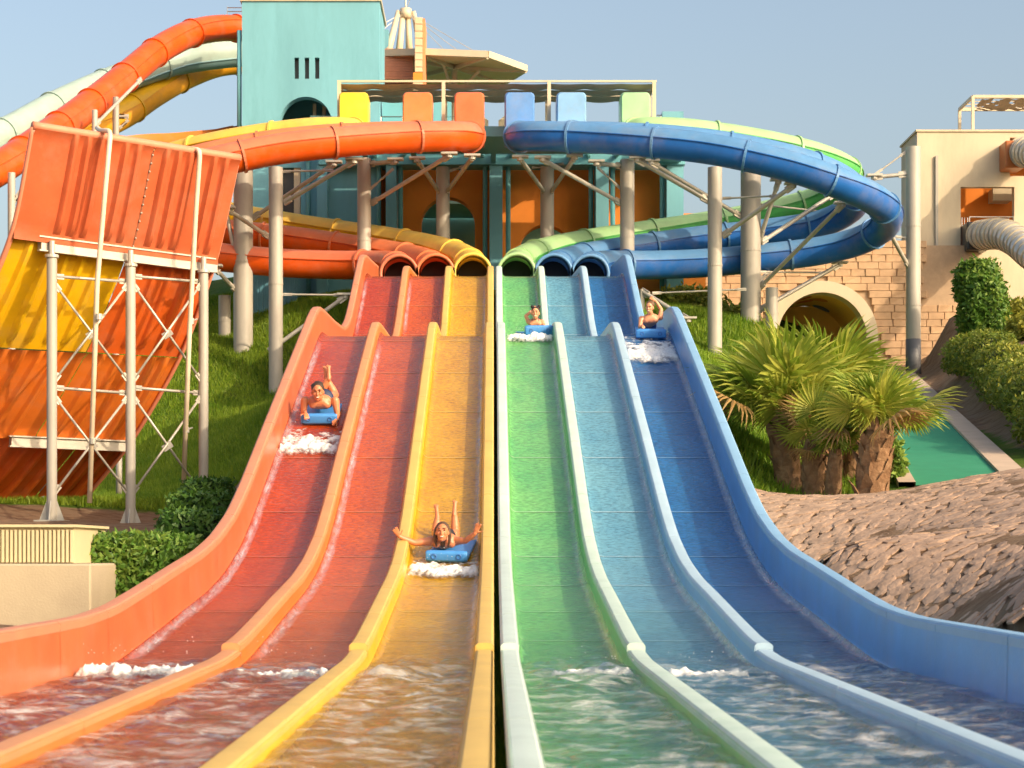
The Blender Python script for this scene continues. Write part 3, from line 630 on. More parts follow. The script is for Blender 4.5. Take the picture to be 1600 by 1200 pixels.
b = MB(); b.box((xat(441), DB + .3, zat(345)), (xat(469), DB + .36, zat(262))); b.build('window_pane', M_slit, tw)
b = MB(); b.box((xat(459), DB + .05, zat(345)), (xat(469), DB + .28, zat(262))); b.build('window_frame', M_cream, tw)
b = MB(); b.tube([(xat(373), DB + .15, zat(212)), (xat(373), DB + .15, zat(46))], .075, 10); b.build('downpipe', M_tealD, tw, True)
b = MB()
for yy in (12, 18): b.tube([W(355, yy, 68), W(380, yy, 68)], .02, 6)
b.tube([W(355, 10, 68), W(355, 26, 68)], .02, 6); b.tube([W(378, 10, 68), W(378, 26, 68)], .02, 6); b.build('roof_rail', M_chrome, tw)
bk = thing('teal_block', 'small teal block set back behind the tower beside the tent mast', 'building')
b = MB(); b.box((xat(560, 72), 72, zat(470, 72)), (xat(607, 72), 76, zat(46, 72))); b.build('wall', M_teal, bk)

bd = thing('slide_building', 'teal and orange building behind the tube slides with arches', 'building')
b = MB(); b.box((xat(596), DB - .55, zat(262)), (xat(1068), DB + .4, zat(226))); b.box((xat(500), DB - .55, zat(262)), (xat(596), DB - .05, zat(226))); b.build('deck_beam', M_tealD, bd)
a1 = arch(xat(700, 64.3), zat(470, 64.3), zat(350, 64.3), S(42, 64.3)); a2 = arch(xat(852, 64.3), zat(470, 64.3), zat(391, 64.3), S(40, 64.3))
plate('orange_wall', [(xat(512, 64.3), zat(472, 64.3)), (xat(1040, 64.3), zat(472, 64.3)), (xat(1040, 64.3), zat(240, 64.3)), (xat(512, 64.3), zat(240, 64.3))], [a1, a2], 64.3, 64.9, M_orw, bd)
b = MB(); b.box((xat(640, 69), 69, zat(470, 69)), (xat(960, 69), 69.4, zat(250, 69))); b.build('inner_wall', M_tealL, bd)
b = MB(); b.box((xat(668, 68.5), 68.4, zat(395, 68.5)), (xat(741, 68.5), 68.9, zat(366, 68.5))); b.box((xat(640, 68.5), 66, zat(338, 68.5)), (xat(960, 68.5), 68.9, zat(332, 68.5))); b.build('inner_parapet', M_tealL, bd)
for a, c_, y0_ in ((497, 513, 225), (604, 620, 225), (765, 785, 225), (930, 950, 225), (1040, 1066, 225)):
    b = MB(); b.box((xat(a), DB - .45, zat(475)), (xat(c_), DB + .75, zat(y0_) - .02)); b.build('column', M_teal, bd)
for a, yb in ((592, 0), (626, 0), (758, 0), (794, 0), (923, 0), (957, 0), (482, 0), (1034, 0)):
    b = MB(); b.tube([(xat(a), DB - .1, zat(475)), (xat(a), DB - .1, zat(256)), (xat(a), DB - .15, zat(249)), (xat(a + (8 if a in (626, 794, 957) else -8)), DB - .9, zat(248))] , .08, 10); b.build('downpipe', M_tealD, bd, True)
b = MB(); b.box((xat(1068), DB + 1, zat(470)), (xat(1108), DB + 2, zat(325))); b.build('low_orange_wall', M_orw, bd)
b = MB(); b.box((xat(1000, 68), 68.4, zat(480, 68)), (xat(1068, 68), 69, zat(420, 68))); b.build('teal_plinth', M_tealD, bd)
# starting deck with rails
dk = thing('starting_deck', 'teal starting deck carrying the six coloured entry boxes', 'platform')
b = MB(); b.box((xat(520, 58.9), 59.0, zat(212, 58.9)), (xat(1035, 58.9), 61.6, zat(196, 58.9))); b.build('deck_slab', M_tealD, dk)
zdk = zat(196, 58.9)
for a in (560, 640, 771, 900, 1010):
    b = MB(); b.bar((xat(a, 58.9), 61.6, zdk - .18), (xat(a, 58.9), DB - .5, zdk - .18), .16, .24); b.build('joist', M_tealD, dk)
for a, c_ in ((516, 532), (594, 628), (690, 712), (1016, 1034)):
    b = MB(); xa, xb = xat(a, 60), xat(c_, 60); zr = zat(178, 60)
    b.tube([(xa, 60.4, zdk), (xa, 60.4, zr), (xb, 60.4, zr), (xb, 60.4, zdk)], .025, 8); b.tube([(xa, 60.4, zr - .22), (xb, 60.4, zr - .22)], .018, 6)
    for q in np.linspace(xa, xb, 5)[1:-1]: b.tube([(q, 60.4, zdk), (q, 60.4, zr - .22)], .014, 6)
    b.build('guard_rail', M_chrome, dk)
b = MB(); b.box((xat(597, 64), 64.2, zat(232, 64)), (xat(705, 64), 64.6, zat(150, 64))); b.build('teal_back_wall', M_tealD, dk)
for sg in (-1, 1):      # cream splayed wall pieces between the central boxes
    b = MB(); P = [(xat(771 + sg*8, 61), 61.0, zdk), (xat(771 + sg*52, 61), 61.2, zdk), (xat(771 + sg*52, 61), 61.2, zat(160, 61)), (xat(771 + sg*30, 61), 61.3, zat(168, 61)), (xat(771 + sg*8, 61), 61.2, zat(186, 61))]
    b.add([Vector(p) for p in P] + [Vector(p) + Vector((0, .2, 0)) for p in P], [(0,1,2,3,4), (9,8,7,6,5)] + [(i, (i+1)%5, (i+1)%5+5, i+5) for i in range(5)]); b.build('cream_wing_wall', M_cream, dk)
tb = thing('teal_roof_box', 'small teal box with a ladder right of the starting deck', 'cabinet')
b = MB(); b.box((xat(1035, 62), 62, zdk - .3), (xat(1068, 62), 63, zat(174, 62))); b.build('cabinet_body', M_teal, tb)
b = MB(); b.tube([W(1026, 180, 62.2), W(1036, 180, 62.2)], .02, 6); b.tube([W(1026, 187, 62.2), W(1036, 187, 62.2)], .02, 6); b.build('ladder_rung', M_chrome, tb)

# shade canopy above the deck
cp = thing('shade_canopy', 'cream steel frame with sagging brown shade nets over the starting deck', 'canopy')
d0, d1 = 59.5, 61.4; zc = zat(127, d0); xa, xb = xat(527, d0), xat(1026, d0)
b = MB(); b.bar((xa, d0, zc), (xb, d0, zc), .06, .06); b.bar((xa, d1, zc), (xb, d1, zc), .06, .06); b.build('long_beam', M_creamS, cp)
for a in (530, 693, 858, 1022):
    X_ = xat(a, d0); b = MB(); b.box((X_ - .055, d0 - .055, zdk), (X_ + .055, d0 + .055, zc - .03)); b.build('canopy_post', M_creamS, cp)
    b = MB(); b.bar((X_, d0 + .05, zc), (X_, d1 - .05, zc), .07); b.build('cross_beam', M_creamS, cp)
    b = MB(); b.box((X_ - .07, d1 - .07, zdk), (X_ + .07, d1 + .07, zc - .05)); b.build('canopy_post', M_creamS, cp)
for k in range(3):                                    # three long nets, each hanging in bays
    ya = d0 + .1 + k * .75; P = []
    for x in np.linspace(xa + .06, xb - .06, 90):
        bay = (x - xa) / (xb - xa) * 9; fbay = abs(math.sin(math.pi * bay)); row = []
        for v in np.linspace(0, 1, 7): row.append((x, ya + v * .66, zc - .05 - .06 * fbay * math.sin(math.pi * (.1 + .8 * v)) - .07 * math.sin(math.pi * v) - .015 * k))
        P.append(row)
    b = MB(); b.grid(P); b.build('shade_net', M_fab, cp, True)

# roofs and mast behind
sp = thing('stepped_pillar', 'low cream block pillar left of the terracotta slatted roof', 'pillar', group='block pillars behind the deck')
sp2 = thing('stepped_pillar', 'tall cream block pillar with an orange side, right of the slatted roof', 'pillar', group='block pillars behind the deck')
dP = 69.5
for i, (a, c_, yt, yb) in enumerate(((574, 590, 70, 88), (574, 590, 88.6, 102), (571, 588, 102.6, 125), (571, 588, 125.6, 190))):
    b = MB(); b.box((xat(a, dP), dP, zat(yb, dP)), (xat(c_, dP), dP + .6, zat(yt, dP))); bevel(b.build('block', mat('pale peach block', (.74, .50, .32), .8, .08, 1), sp), .015, 1)
ys_ = [27, 38, 49, 60, 72, 83, 94, 105, 113, 127, 190]
for yt, yb in zip(ys_, ys_[1:]):
    b = MB(); b.box((xat(648 - (yt > 105) * 3, dP), dP, zat(yb - .6, dP)), (xat(660, dP), dP + .35, zat(yt, dP))); bevel(b.build('block', mat('pale peach block', (.74, .5, .32)) if yb != 127 else M_orw, sp2), .015, 1)
b = MB(); b.box((xat(660, dP) + .01, dP + .05, zat(190, dP)), (xat(664, dP), dP + 1.8, zat(28, dP))); b.build('orange_side', gel('peach orange render', (.74, .27, .12), .8), sp2)
sr = thing('slatted_roof', 'terracotta slatted screen between the two block pillars', 'roof')
for k in range(12):
    z1_ = zat(76 + k * 4.3, 71); b = MB(); b.box((xat(597, 71), 71 - k * .03, z1_ - S(3.6, 71)), (xat(646, 71), 71.2 - k * .03, z1_)); b.build('slat', M_terra, sr)
b = MB(); b.box((xat(597, 71.4), 71.4, zat(190, 71.4)), (xat(646, 71.4), 71.6, zat(77, 71.4))); b.build('backing', M_terra, sr)
ms = thing('tent_mast', 'white four legged mast with cables behind the block pillar', 'mast')
apex = W(634, 18, 73)
for a in (603, 622, 640, 661):
    b = MB(); b.tube([W(a, 95, 73 + (a - 632) * .04), apex + Vector(((a - 632) * .010, 0, 0))], [.15, .09], 12); b.build('mast_leg', M_creamS, ms, True)
b = MB(); b.tube([apex + Vector((0, 0, -.25)), apex + Vector((0, 0, .1))], .22, 14); b.build('mast_collar', M_creamS, ms, True)
b = MB(); b.tube([apex, apex + Vector((0, 0, 1.2))], .035, 8); b.build('mast_tip', M_galv, ms)
for q in ((597, 38), (597, 47), (700, 84), (722, 84), (748, 84), (660, -60)):
    b = MB(); b.tube([apex, W(q[0], q[1], 72.5)], .012, 5); b.build('cable', M_galv, ms)
hx = thing('hexagonal_canopy', 'cream hexagonal canopy roof with ribbed underside behind the deck', 'canopy')
top = W(700, 86, 72); rim = [W(*p) for p in ((600,83,71),(661,81,70.2),(762,85,69.8),(822,107,71.5),(790,127,75),(700,131,77),(610,126,75))]; ctr = W(710, 118, 73)
b = MB(); n6 = len(rim); b.add([ctr + Vector((0, 0, .55))] + rim, [(0, 1 + i, 1 + (i + 1) % n6) for i in range(n6)]); b.add([ctr + Vector((0, 0, .40))] + [p - Vector((0, 0, .12)) for p in rim], [(0, 1 + (i + 1) % n6, 1 + i) for i in range(n6)]); b.build('roof_skin', mat('cream roof skin', (.62, .45, .26), .7, .06, 1), hx)
for i in range(n6):
    b = MB(); b.bar(rim[i], rim[(i + 1) % n6], .12, .24); b.build('rim_beam', M_creamS, hx)
    b = MB(); b.bar(rim[i] - Vector((0, 0, .1)), ctr + Vector((0, 0, .28)), .09, .14); b.build('rib', M_creamS, hx)
b = MB(); b.tube([Vector((ctr.x, ctr.y, zat(200, 73))), ctr + Vector((0, 0, .3))], .12, 12)
b.tube([Vector((ctr.x, ctr.y, zat(150, 73))), W(690, 95, 72)], .06, 8); b.tube([Vector((ctr.x, ctr.y, zat(150, 73))), W(750, 110, 72)], .06, 8); b.build('canopy_column', M_creamS, hx)
# ---------------------------------------------------------------- white building, sandstone wall, tunnel
DW = 67.0
wb = thing('white_building', 'cream white building with an orange recessed opening beside the stone wall', 'building')
xa, xb = xat(1433, DW), xat(1760, DW); zt = zat(206, DW); zb = zat(475, DW)
op = [(xat(1501, DW), zat(390, DW)), (xat(1585, DW), zat(390, DW)), (xat(1585, DW), zat(292, DW)), (xat(1501, DW), zat(292, DW))]
op2 = [(xat(1578, DW), zat(275, DW)), (xat(1640, DW), zat(275, DW)), (xat(1640, DW), zat(215, DW)), (xat(1578, DW), zat(215, DW))]
plate('front_wall', [(xa, zb - 3), (xb, zb - 3), (xb, zt), (xa, zt)], [op, op2], DW, DW + .3, M_cream, wb)
b = MB(); b.box((xa, DW + .3, zb - 3), (xa + .3, DW + 2.6, zt)); b.build('side_wall', M_cream, wb)
b = MB(); b.box((xa - .05, DW - .05, zt), (xb, DW + 2.65, zt + .07)); b.build('coping', M_cream, wb)
b = MB(); b.box((xat(1495, DW), DW + 1.6, zat(400, DW)), (xat(1650, DW), DW + 1.8, zat(205, DW) - .1)); b.build('orange_back_wall', M_orw, wb)
b = MB(); b.box((xat(1562, DW), DW + .9, zat(306, DW)), (xat(1592, DW), DW + 1.55, zat(286, DW))); b.build('stair_soffit', M_cream, wb)
b = MB(); b.box((xat(1495, DW), DW + .3, zat(394, DW)), (xat(1592, DW), DW + 1.6, zat(390.5, DW))); b.build('opening_floor', M_cream, wb)
b = MB(); b.box((xat(1461, DW), DW - .10, zat(462, DW)), (xat(1465, DW), DW - .004, zat(244, DW))); b.build('cable_duct', M_steel, wb)
b = MB(); b.box((xat(1465, DW), DW - .07, zat(464, DW)), (xat(1512, DW), DW - .005, zat(461, DW))); b.build('plinth_band', M_steel, wb)
b = MB(); b.tube([W(1503, 391, DW), W(1503, 340, DW), W(1512, 340, DW), W(1512, 391, DW)], .02, 6); b.tube([W(1515, 391, DW), W(1515, 339, DW), W(1584, 339, DW), W(1584, 391, DW)], .025, 6); b.tube([W(1507, 340, DW), W(1507, 391, DW)], .014, 6); b.tube([W(1576, 339, DW), W(1576, 391, DW)], .014, 6); b.build('guard_rail', M_chrome, wb)
pg = thing('roof_pergola', 'cream steel pergola with a torn brown shade net on the white roof', 'pergola')
z1_, xl_ = zat(154, 67.6), 0
for a, dd in ((1520, 67.3), (1680, 67.3), (1521, 69.3), (1680, 69.3)):
    X_ = xat(a, 67.3); b = MB(); b.box((X_ - .05, dd - .05, zt + .07), (X_ + .05, dd + .05, z1_)); b.build('pergola_post', M_creamS, pg)
X0, X1 = xat(1520, 67.3), xat(1680, 67.3)
b = MB(); b.bar((X0, 67.3, z1_), (X1, 67.3, z1_), .08, .1); b.bar((X0, 69.3, z1_), (X1, 69.3, z1_), .08, .1); b.bar((X0, 67.35, z1_), (X0, 69.25, z1_), .08, .1); b.bar((X1, 67.35, z1_), (X1, 69.25, z1_), .08, .1); b.build('pergola_beam', M_creamS, pg)
for k in range(4):
    q = MB(); yy = 67.5 + k * .45; q.tube([(X0, yy, z1_ - .02), (X1, yy, z1_ - .02)], .016, 6); q.build('pergola_wire', M_creamS, pg)
vs_, fs_ = [], []
for i in range(31):
    for j in range(13):
        x = X0 + .35 + (X1 - X0 - .4) * i / 30; y = 67.4 + 1.8 * j / 12
        vs_.append((x, y, z1_ - .06 - .05 * math.sin(math.pi * j / 12) - .03 * math.sin(i * 1.3)))
for i in range(30):
    for j in range(12):
        if fr(i * .35, j * .5, 9.1) < .32 and not (i == 0 and j > 5): fs_.append((i*13+j, i*13+j+1, (i+1)*13+j+1, (i+1)*13+j))
b = MB(); b.add(vs_, fs_); b.build('torn_net', M_fab, pg, True)
# spiral tubes at the right edge
def spiral(label, P, r, box, bm_):
    pts_ = spline([W(*p) for p in P], .16); fr_ = frames(pts_); t = thing('ribbed_tube_slide', label, 'water slide', (0,0,0), 'ribbed clear tubes at the white building')
    for a in range(0, len(fr_) - 1, 6): shell(fr_[a:a+7], r, 0, 2*math.pi, 21).build('clear_shell', M_glassT, t, True)
    for a in range(0, len(fr_), 2): ring(fr_[a], r, .05, .035).build('dark_band' if a % 4 else 'pale_band', M_steel if a % 4 else M_creamS, t)
    (bx0, by0, bx1, by1, bd_) = box; q = MB(); q.box((xat(bx0, bd_), bd_, zat(by1, bd_)), (xat(bx1, bd_), bd_ + 1.2, zat(by0, bd_))); bevel(q.build('launch_box', bm_, t), .06, 2)
spiral('ribbed grey tube slide leaving a black box in the orange opening', ((1532,368,66.3),(1546,366,65.6),(1566,366,64.6),(1588,376,63.4),(1612,396,62),(1650,425,60.5)), .50, (1511, 346, 1545, 391, 66.2), mat('black launch box', (.03, .03, .032), .3))
spiral('ribbed clear tube leaving the brown box high on the white building', ((1596,238,66.4),(1610,238,65.6),(1640,246,64.2),(1690,262,62.5)), .50, (1571, 219, 1602, 262, 66.2), mat('brown launch box', (.42, .13, .03), .35))

DB = 66.5
sw = thing('sandstone_wall', 'wall of rough sandstone blocks around the yellow tunnel arch', 'wall')
tcx, tcz, tr, tro = xat(1283, DB), zat(527, DB), S(69, DB), S(87, DB)
zw0, zw1 = zat(640, DB), zat(383, DB); xw0, xw1 = xat(1045, DB), xat(1530, DB)
plate('wall_core', [(xw0, zw0), (xw1, zw0), (xw1, zw1), (xw0, zw1)], [arch(tcx, zw0 + .3, tcz, tr + .05, 24)], DB + .06, DB + .4, M_mort, sw)
bm_ = []
for v in range(4):
    q = MB(); q.box((-.5, 0, -.5), (.5, .3, .5)); o = q.build('tmp', M_sand); bevel(o, .025, 1)
    for vv in o.data.vertices: vv.co.y += .04 * mnoise.noise(Vector((vv.co.x * 3, v * 5.0, vv.co.z * 3)))
    bm_.append(o.data); bpy.data.objects.remove(o)
bh = S(11.2, DB); z = zat(600, DB); row = 0
while z < zw1 - .02:
    x = xw0 - (row % 2) * .3; row += 1
    while x < xw1:
        bw_ = random.uniform(.46, .78); cx_ = x + bw_ / 2; cz_ = z + bh / 2
        dd = math.hypot(cx_ - tcx, max(0, cz_ - tcz)) if cz_ > tcz else abs(cx_ - tcx)
        if dd > tro + .10 and x + bw_ > xw0 and cz_ > ter(min(cx_, 29), DB) - .3 and not (cx_ > xat(1436, DB) and cz_ > zat(474, DB)):
            o = bpy.data.objects.new('stone_block', random.choice(bm_)); o.scale = (bw_ - .008, 1, bh - .008); o.location = (cx_, DB - .05 + random.uniform(-.02, .012), cz_); link(o, sw)
        x += bw_
    z += bh
tn = thing('tunnel_portal', 'cream arched tunnel portal with a yellow inside in the stone wall', 'tunnel')
ringp = arch(tcx, zw0, tcz, tro, 28); plate('portal_surround', ringp, [arch(tcx, zw0 + .2, tcz, tr, 28)], DB - .22, DB + .5, M_cream, tn)
b = MB(); P = []
for yy in np.linspace(DB - .1, DB + 3.6, 12): P.append([Vector((tcx + (tr + .01) * math.cos(a), yy, tcz + (tr + .01) * math.sin(a))) for a in np.linspace(0, math.pi, 25)])
b.grid(P, 0, False)
b.grid([[Vector((tcx + s_ * (tr + .01), yy, zz)) for zz in (zw0, tcz)] for s_ in (1,) for yy in (DB - .1, DB + 3.6)]); b.grid([[Vector((tcx - tr - .01, yy, zz)) for zz in (zw0, tcz)] for yy in (DB - .1, DB + 3.6)])
b.add([(tcx - tr, DB + 3.6, zw0), (tcx + tr, DB + 3.6, zw0), (tcx + tr, DB + 3.6, tcz + tr), (tcx - tr, DB + 3.6, tcz + tr)], [(0, 1, 2, 3)])
b.build('yellow_vault', mat('yellow vault paint', (.85, .54, .14), .6, .06, 1), tn, True)
for (an, dy, cc) in ((1.9, .9, (.5, .05, .02)), (1.75, 2.0, (.6, .12, .03)), (1.45, 1.6, (.55, .2, .03)), (2.15, 2.6, (.08, .16, .08)), (1.2, 3.2, (.1, .2, .4))):
    P = [[Vector((tcx + (tr - .004) * math.cos(an + u * .22 * math.sqrt(max(0, 1 - v * v))), DB + dy + v * .35, tcz + (tr - .004) * math.sin(an + u * .22 * math.sqrt(max(0, 1 - v * v))))) for u in np.linspace(-1, 1, 9)] for v in np.linspace(-1, 1, 9)]
    b = MB(); b.grid(P); b.build('painted_patch', mat('patch %.2f' % an, cc, .6), tn)
# green carpet path with pale kerbs
cpth = MB(); kl, kr = MB(), MB(); PL, PRr, KL, KR = [], [], [], []
for t_ in np.linspace(0, 1, 30):
    d = 61 + (28.9 - 61) * t_; PL.append((d, 6.5 + (d - 30) * .1567, 7.92 + (d - 30) * .160, 2.16 + (d - 30) * .1463, .26))
cpth.grid([[Vector((l_ + (r_ - l_) * u, d, zz)) for u in np.linspace(0, 1, 6)] for d, l_, r_, zz, kw in PL], 0, True)
pth = cpth.build('path', mat('green carpet', (.015, .21, .11), .9, .10, 3, .2, 80, dirt=(.05, .28, .17), dscale=.8, damt=.4), None); tag(pth, 'green carpeted path sloping down from the tunnel', 'path', kind='structure')
for side, nm in ((0, 'kerb'), (1, 'kerb')):
    q = MB(); P = []
    for d, l_, r_, zz, kw in PL:
        e = l_ if side == 0 else r_; o_ = e - kw if side == 0 else e + kw * 1.6; a_, b_ = (o_, e) if side == 0 else (e, o_)
        P.append([Vector((a_, d, zz - .6)), Vector((a_, d, zz + .05)), Vector((b_, d, zz + .05)), Vector((b_, d, zz - .6))])
    q.grid(P); ko = q.build(nm, mat('pale concrete kerb', (.46, .35, .26), .85, .1, 2, .2, 40), None); tag(ko, 'pale concrete kerb along the green carpet path', 'kerb', kind='structure')
# low teal fence at the building foot on the left
fe = thing('corrugated_fence', 'low blue corrugated fence at the foot of the teal tower', 'fence')
for i in range(20):
    xa_ = xat(392 + i * 3.6, 62.8); b = MB(); zf = ter(xa_, 62.8); b.box((xa_, 62.8 + (i % 2) * .03, zf - .1), (xa_ + S(3.3, 62.8), 62.86 + (i % 2) * .03, zat(437, 62.8))); b.build('fence_sheet', mat('fence blue', (.14, .36, .48), .5), fe)

# ---------------------------------------------------------------- ribbed half-pipe on the left
hp = thing('ribbed_half_pipe', 'tall ribbed half-pipe slide in red, yellow and orange on steel posts', 'water slide')
HV = [0, .26, .50, .73, 1.0]
HL = [W(*p) for p in ((50,198,38.0),(20,368,38.5),(-62,540,39.6),(-150,672,40.6),(-250,790,42.0))]
HR = [W(*p) for p in ((370,248,41.1),(335,412,41.7),(283,556,42.6),(205,690,43.5),(118,792,44.9))]
def hp_pt(u, v, off=0):
    def at(L, v):
        S_ = spline_cache[id(L)]; k = v * (len(S_) - 1); i = min(int(k), len(S_) - 2); return S_[i].lerp(S_[i+1], k - i)
    return at(HL, v).lerp(at(HR, v), u)
def vres(L):
    out = []
    for v in np.linspace(0, 1, 81):
        c = [np.interp(v, HV, [p[k] for p in L]) for k in range(3)]; out.append(c)
    out = np.array(out); kk = np.exp(-.5 * (np.arange(-12, 13) / 5.0) ** 2); kk /= kk.sum()
    pad = np.vstack([2 * out[0] - out[12:0:-1], out, 2 * out[-1] - out[-2:-14:-1]])
    return [Vector([np.convolve(pad[:, k], kk, 'valid')[i] for k in range(3)]) for i in range(81)]
spline_cache = {id(HL): vres(HL), id(HR): vres(HR)}
def hp_n(u, v):
    a = hp_pt(u + .01, v) - hp_pt(u - .01, v); c = hp_pt(u, min(v + .01, 1)) - hp_pt(u, max(v - .01, 0)); n_ = a.cross(c).normalized(); return n_ if n_.y < 0 else -n_
def hp_panel(name, u0, u1, v0, v1, m, lift, ribs, rim=True):
    mb = MB(); P = []; nu = max(12, int((u1 - u0) * 240)); nv = max(8, int((v1 - v0) * 60))
    for i in range(nu + 1):
        u = u0 + (u1 - u0) * i / nu; row = []
        for j in range(nv + 1):
            v = v0 + (v1 - v0) * j / nv; fv = (v - v0) / (v1 - v0)
            rb = sum(max(0, 1 - abs(u - rr) / .019) for rr in ribs) * (1 if .06 < fv < .93 else 0)
            fl = .07 if (rim and (fv < .025 or fv > .975)) else 0
            row.append(hp_pt(u, v) + hp_n(u, v) * (lift + .10 * min(1, rb * 1.8) + fl))
        P.append(row)
    mb.grid(P); o = mb.build(name, m, hp, True); smooth_by_angle(o, 35)
    if (P[0][1] - P[0][0]).cross(P[1][0] - P[0][0]).y > 0: pass
    return o
HM = {'r': gel('half-pipe red', (.48, .105, .04), .4), 'y': gel('half-pipe yellow', (.72, .42, .008), .35), 'o': gel('half-pipe orange', (.66, .165, .02), .38), 'd': gel('half-pipe deep orange', (.60, .11, .016), .38)}
hp_panel('red_panel', 0.0, .56, 0, .255, HM['r'], .12, [.19, .25, .31, .43, .49])
hp_panel('red_panel', .565, 1.0, 0, .255, HM['r'], .12, [.63, .69, .75, .87, .93])
hp_panel('yellow_panel', 0.0, .56, .25, .503, HM['y'], 0, [.10, .20, .28, .36, .44], False)
hp_panel('orange_panel', .564, 1.0, .25, .503, HM['d'], 0, [.64, .72, .80, .88, .94], False)
hp_panel('orange_panel', 0.0, .56, .50, .737, HM['o'], .02, [.10, .20, .28, .36, .44])
hp_panel('orange_panel', .564, 1.0, .50, .737, HM['o'], .02, [.64, .72, .80, .88, .94])
hp_panel('deep_orange_panel', 0.0, .78, .732, 1.0, HM['d'], 0, [.40, .48, .56, .64, .72])
hp_panel('deep_orange_panel', .785, 1.0, .732, 1.0, HM['d'], 0, [.84, .89, .94])
# rolled upper lip and dark joint with bolts
b = MB(); b.tube([hp_pt(u, 0.0) + hp_n(u, .0) * .08 + Vector((0, 0, .03)) for u in np.linspace(-.005, 1.005, 20)], .09, 8); b.build('rolled_lip', gel('lip red', (.70, .24, .14), .45), hp, True)
b = MB(); b.tube([hp_pt(.5625, v) + hp_n(.5625, v) * .10 for v in np.linspace(.01, .25, 14)], .035, 6); b.build('joint_strip', mat('rusty joint', (.28, .10, .05), .7), hp)
for v in np.linspace(.02, .24, 12):
    b = MB(); b.ell(hp_pt(.5625, v) + hp_n(.5625, v) * .145, (.022, .022, .022), 6, 4); b.build('bolt', M_galv, hp)
b = MB(); b.tube([hp_pt(0, v) + hp_n(0, v) * .06 for v in np.linspace(0, 1, 50)], .06, 8); b.tube([hp_pt(1, v) + hp_n(1, v) * .06 for v in np.linspace(0, 1, 50)], .045, 8); b.build('edge_roll', gel('lip red', (.70, .24, .14)), hp, True)
# beams below the panels
def beam(u0, u1, v, off, h=.28):
    a = hp_pt(u0, v) + hp_n(u0, v) * off; e = hp_pt(u1, v) + hp_n(u1, v) * off; b = MB(); b.bar(a, e, .16, h); b.build('beam', M_galv, hp)
    b = MB(); b.bar(a + Vector((0, -.1, h/2)), e + Vector((0, -.1, h/2)), .1, .03); b.bar(a + Vector((0, -.1, -h/2)), e + Vector((0, -.1, -h/2)), .1, .03); b.build('beam_flange', M_galv, hp)
beam(.13, 1.0, .262, .12); beam(.45, .99, .737, .18, .22)
ptop = {}
for nm, px, yt, d in (('a', 81, 398, 38.9), ('b', 204, 412, 40.0), ('c', 318, 422, 41.2)):
    p = W(px, yt, d); zg = ter(p.x, p.y); b = MB(); b.tube([(p.x, p.y, zg - .2), (p.x, p.y, p.z)], .105, 16); smooth_by_angle(b.build('support_post', M_steel, hp), 50)
    b = MB(); b.tube([(p.x, p.y, p.z - .06), (p.x, p.y, p.z)], .14, 16); b.tube([p, p + Vector((0, 0, .28))], .06, 10); b.build('post_head', M_galv, hp)
    b = MB()
    for an in (0, math.pi/2, math.pi, 1.5*math.pi):
        dv = Vector((math.cos(an), math.sin(an), 0)); q0 = Vector((p.x, p.y, zg)); sdv = Vector((-dv.y, dv.x, 0)) * .012
        tri = [q0 + dv*.09, q0 + dv*.26, q0 + dv*.09 + Vector((0, 0, .45))]
        b.add([x - sdv for x in tri] + [x + sdv for x in tri], [(0,1,2), (5,4,3), (0,3,4,1), (1,4,5,2), (2,5,3,0)])
    b.box((p.x - .3, p.y - .3, zg - .05), (p.x + .3, p.y + .3, zg + .02)); b.build('post_foot', M_galv, hp); ptop[nm] = p
for px, yt, d in ((67, 700, 44.2), (186, 700, 45.4), (-60, 690, 43)):
    p = W(px, yt, d); b = MB(); b.tube([(p.x, p.y, ter(p.x, p.y) - .2), p + Vector((0, 0, .1))], .075, 12); b.build('back_post', M_steel, hp, True)
def rod(a, e, r=.032): b = MB(); b.tube([a, e], r, 8); b.build('tie_rod', M_galv, hp, True); g = MB(); v = (e - a).normalized(); g.bar(a, a + v*.16, .03, .11); g.bar(e, e - v*.16, .03, .11); g.build('gusset', M_galv, hp)
def on(nm, y): p = ptop[nm]; return Vector((p.x, p.y, CZ + (VY - y) / F * p.y))
for l_, r_ in (('a', 'b'), ('b', 'c')):
    for y in (432, 606):
        rod(on(l_, y) + Vector((.1, 0, 0)), on(r_, y + 8) + Vector((-.1, 0, 0)), .03)
    for yt_, yb_ in ((438, 600), (614, 775)):
        mid = (on(l_, (yt_ + yb_) / 2) + on(r_, (yt_ + yb_) / 2 + 6)) / 2
        for p, q in ((on(l_, yt_), on(r_, yb_)), (on(l_, yb_), on(r_, yt_))):
            vv = (q - p).normalized(); rod(p + vv*.11, q - vv*.11, .027)
        g = MB(); g.bar(mid - Vector((.09, 0, .06)), mid + Vector((.09, 0, .06)), .03, .14); g.build('cross_plate', M_galv, hp)
for pl in (((152,200,39.8),(158,204,39.0),(171,206,38.6),(172,214,38.5),(164,300,38.6),(152,440,38.8),(140,786,38.8)), ((296,232,41),(303,233,40.4),(311,236,40.2),(312,244,40.2),(306,330,40.4),(296,520,40.6),(287,756,41))):
    b = MB(); b.tube(spline([W(*p) for p in pl[:4]], .08) + [W(*p) for p in pl[4:]], .052, 10); b.build('water_pipe', mat('cream plastic pipe', (.70, .58, .42), .45), hp, True)
    for yy in (.4, .8):
        a = W(*pl[4]).lerp(W(*pl[-1]), yy); c_ = MB(); c_.tube([a - Vector((0, 0, .06)), a + Vector((0, 0, .06))], .068, 10); c_.bar(a, a + Vector((.14, 0, .05)), .03); c_.build('pipe_clamp', M_galv, hp)
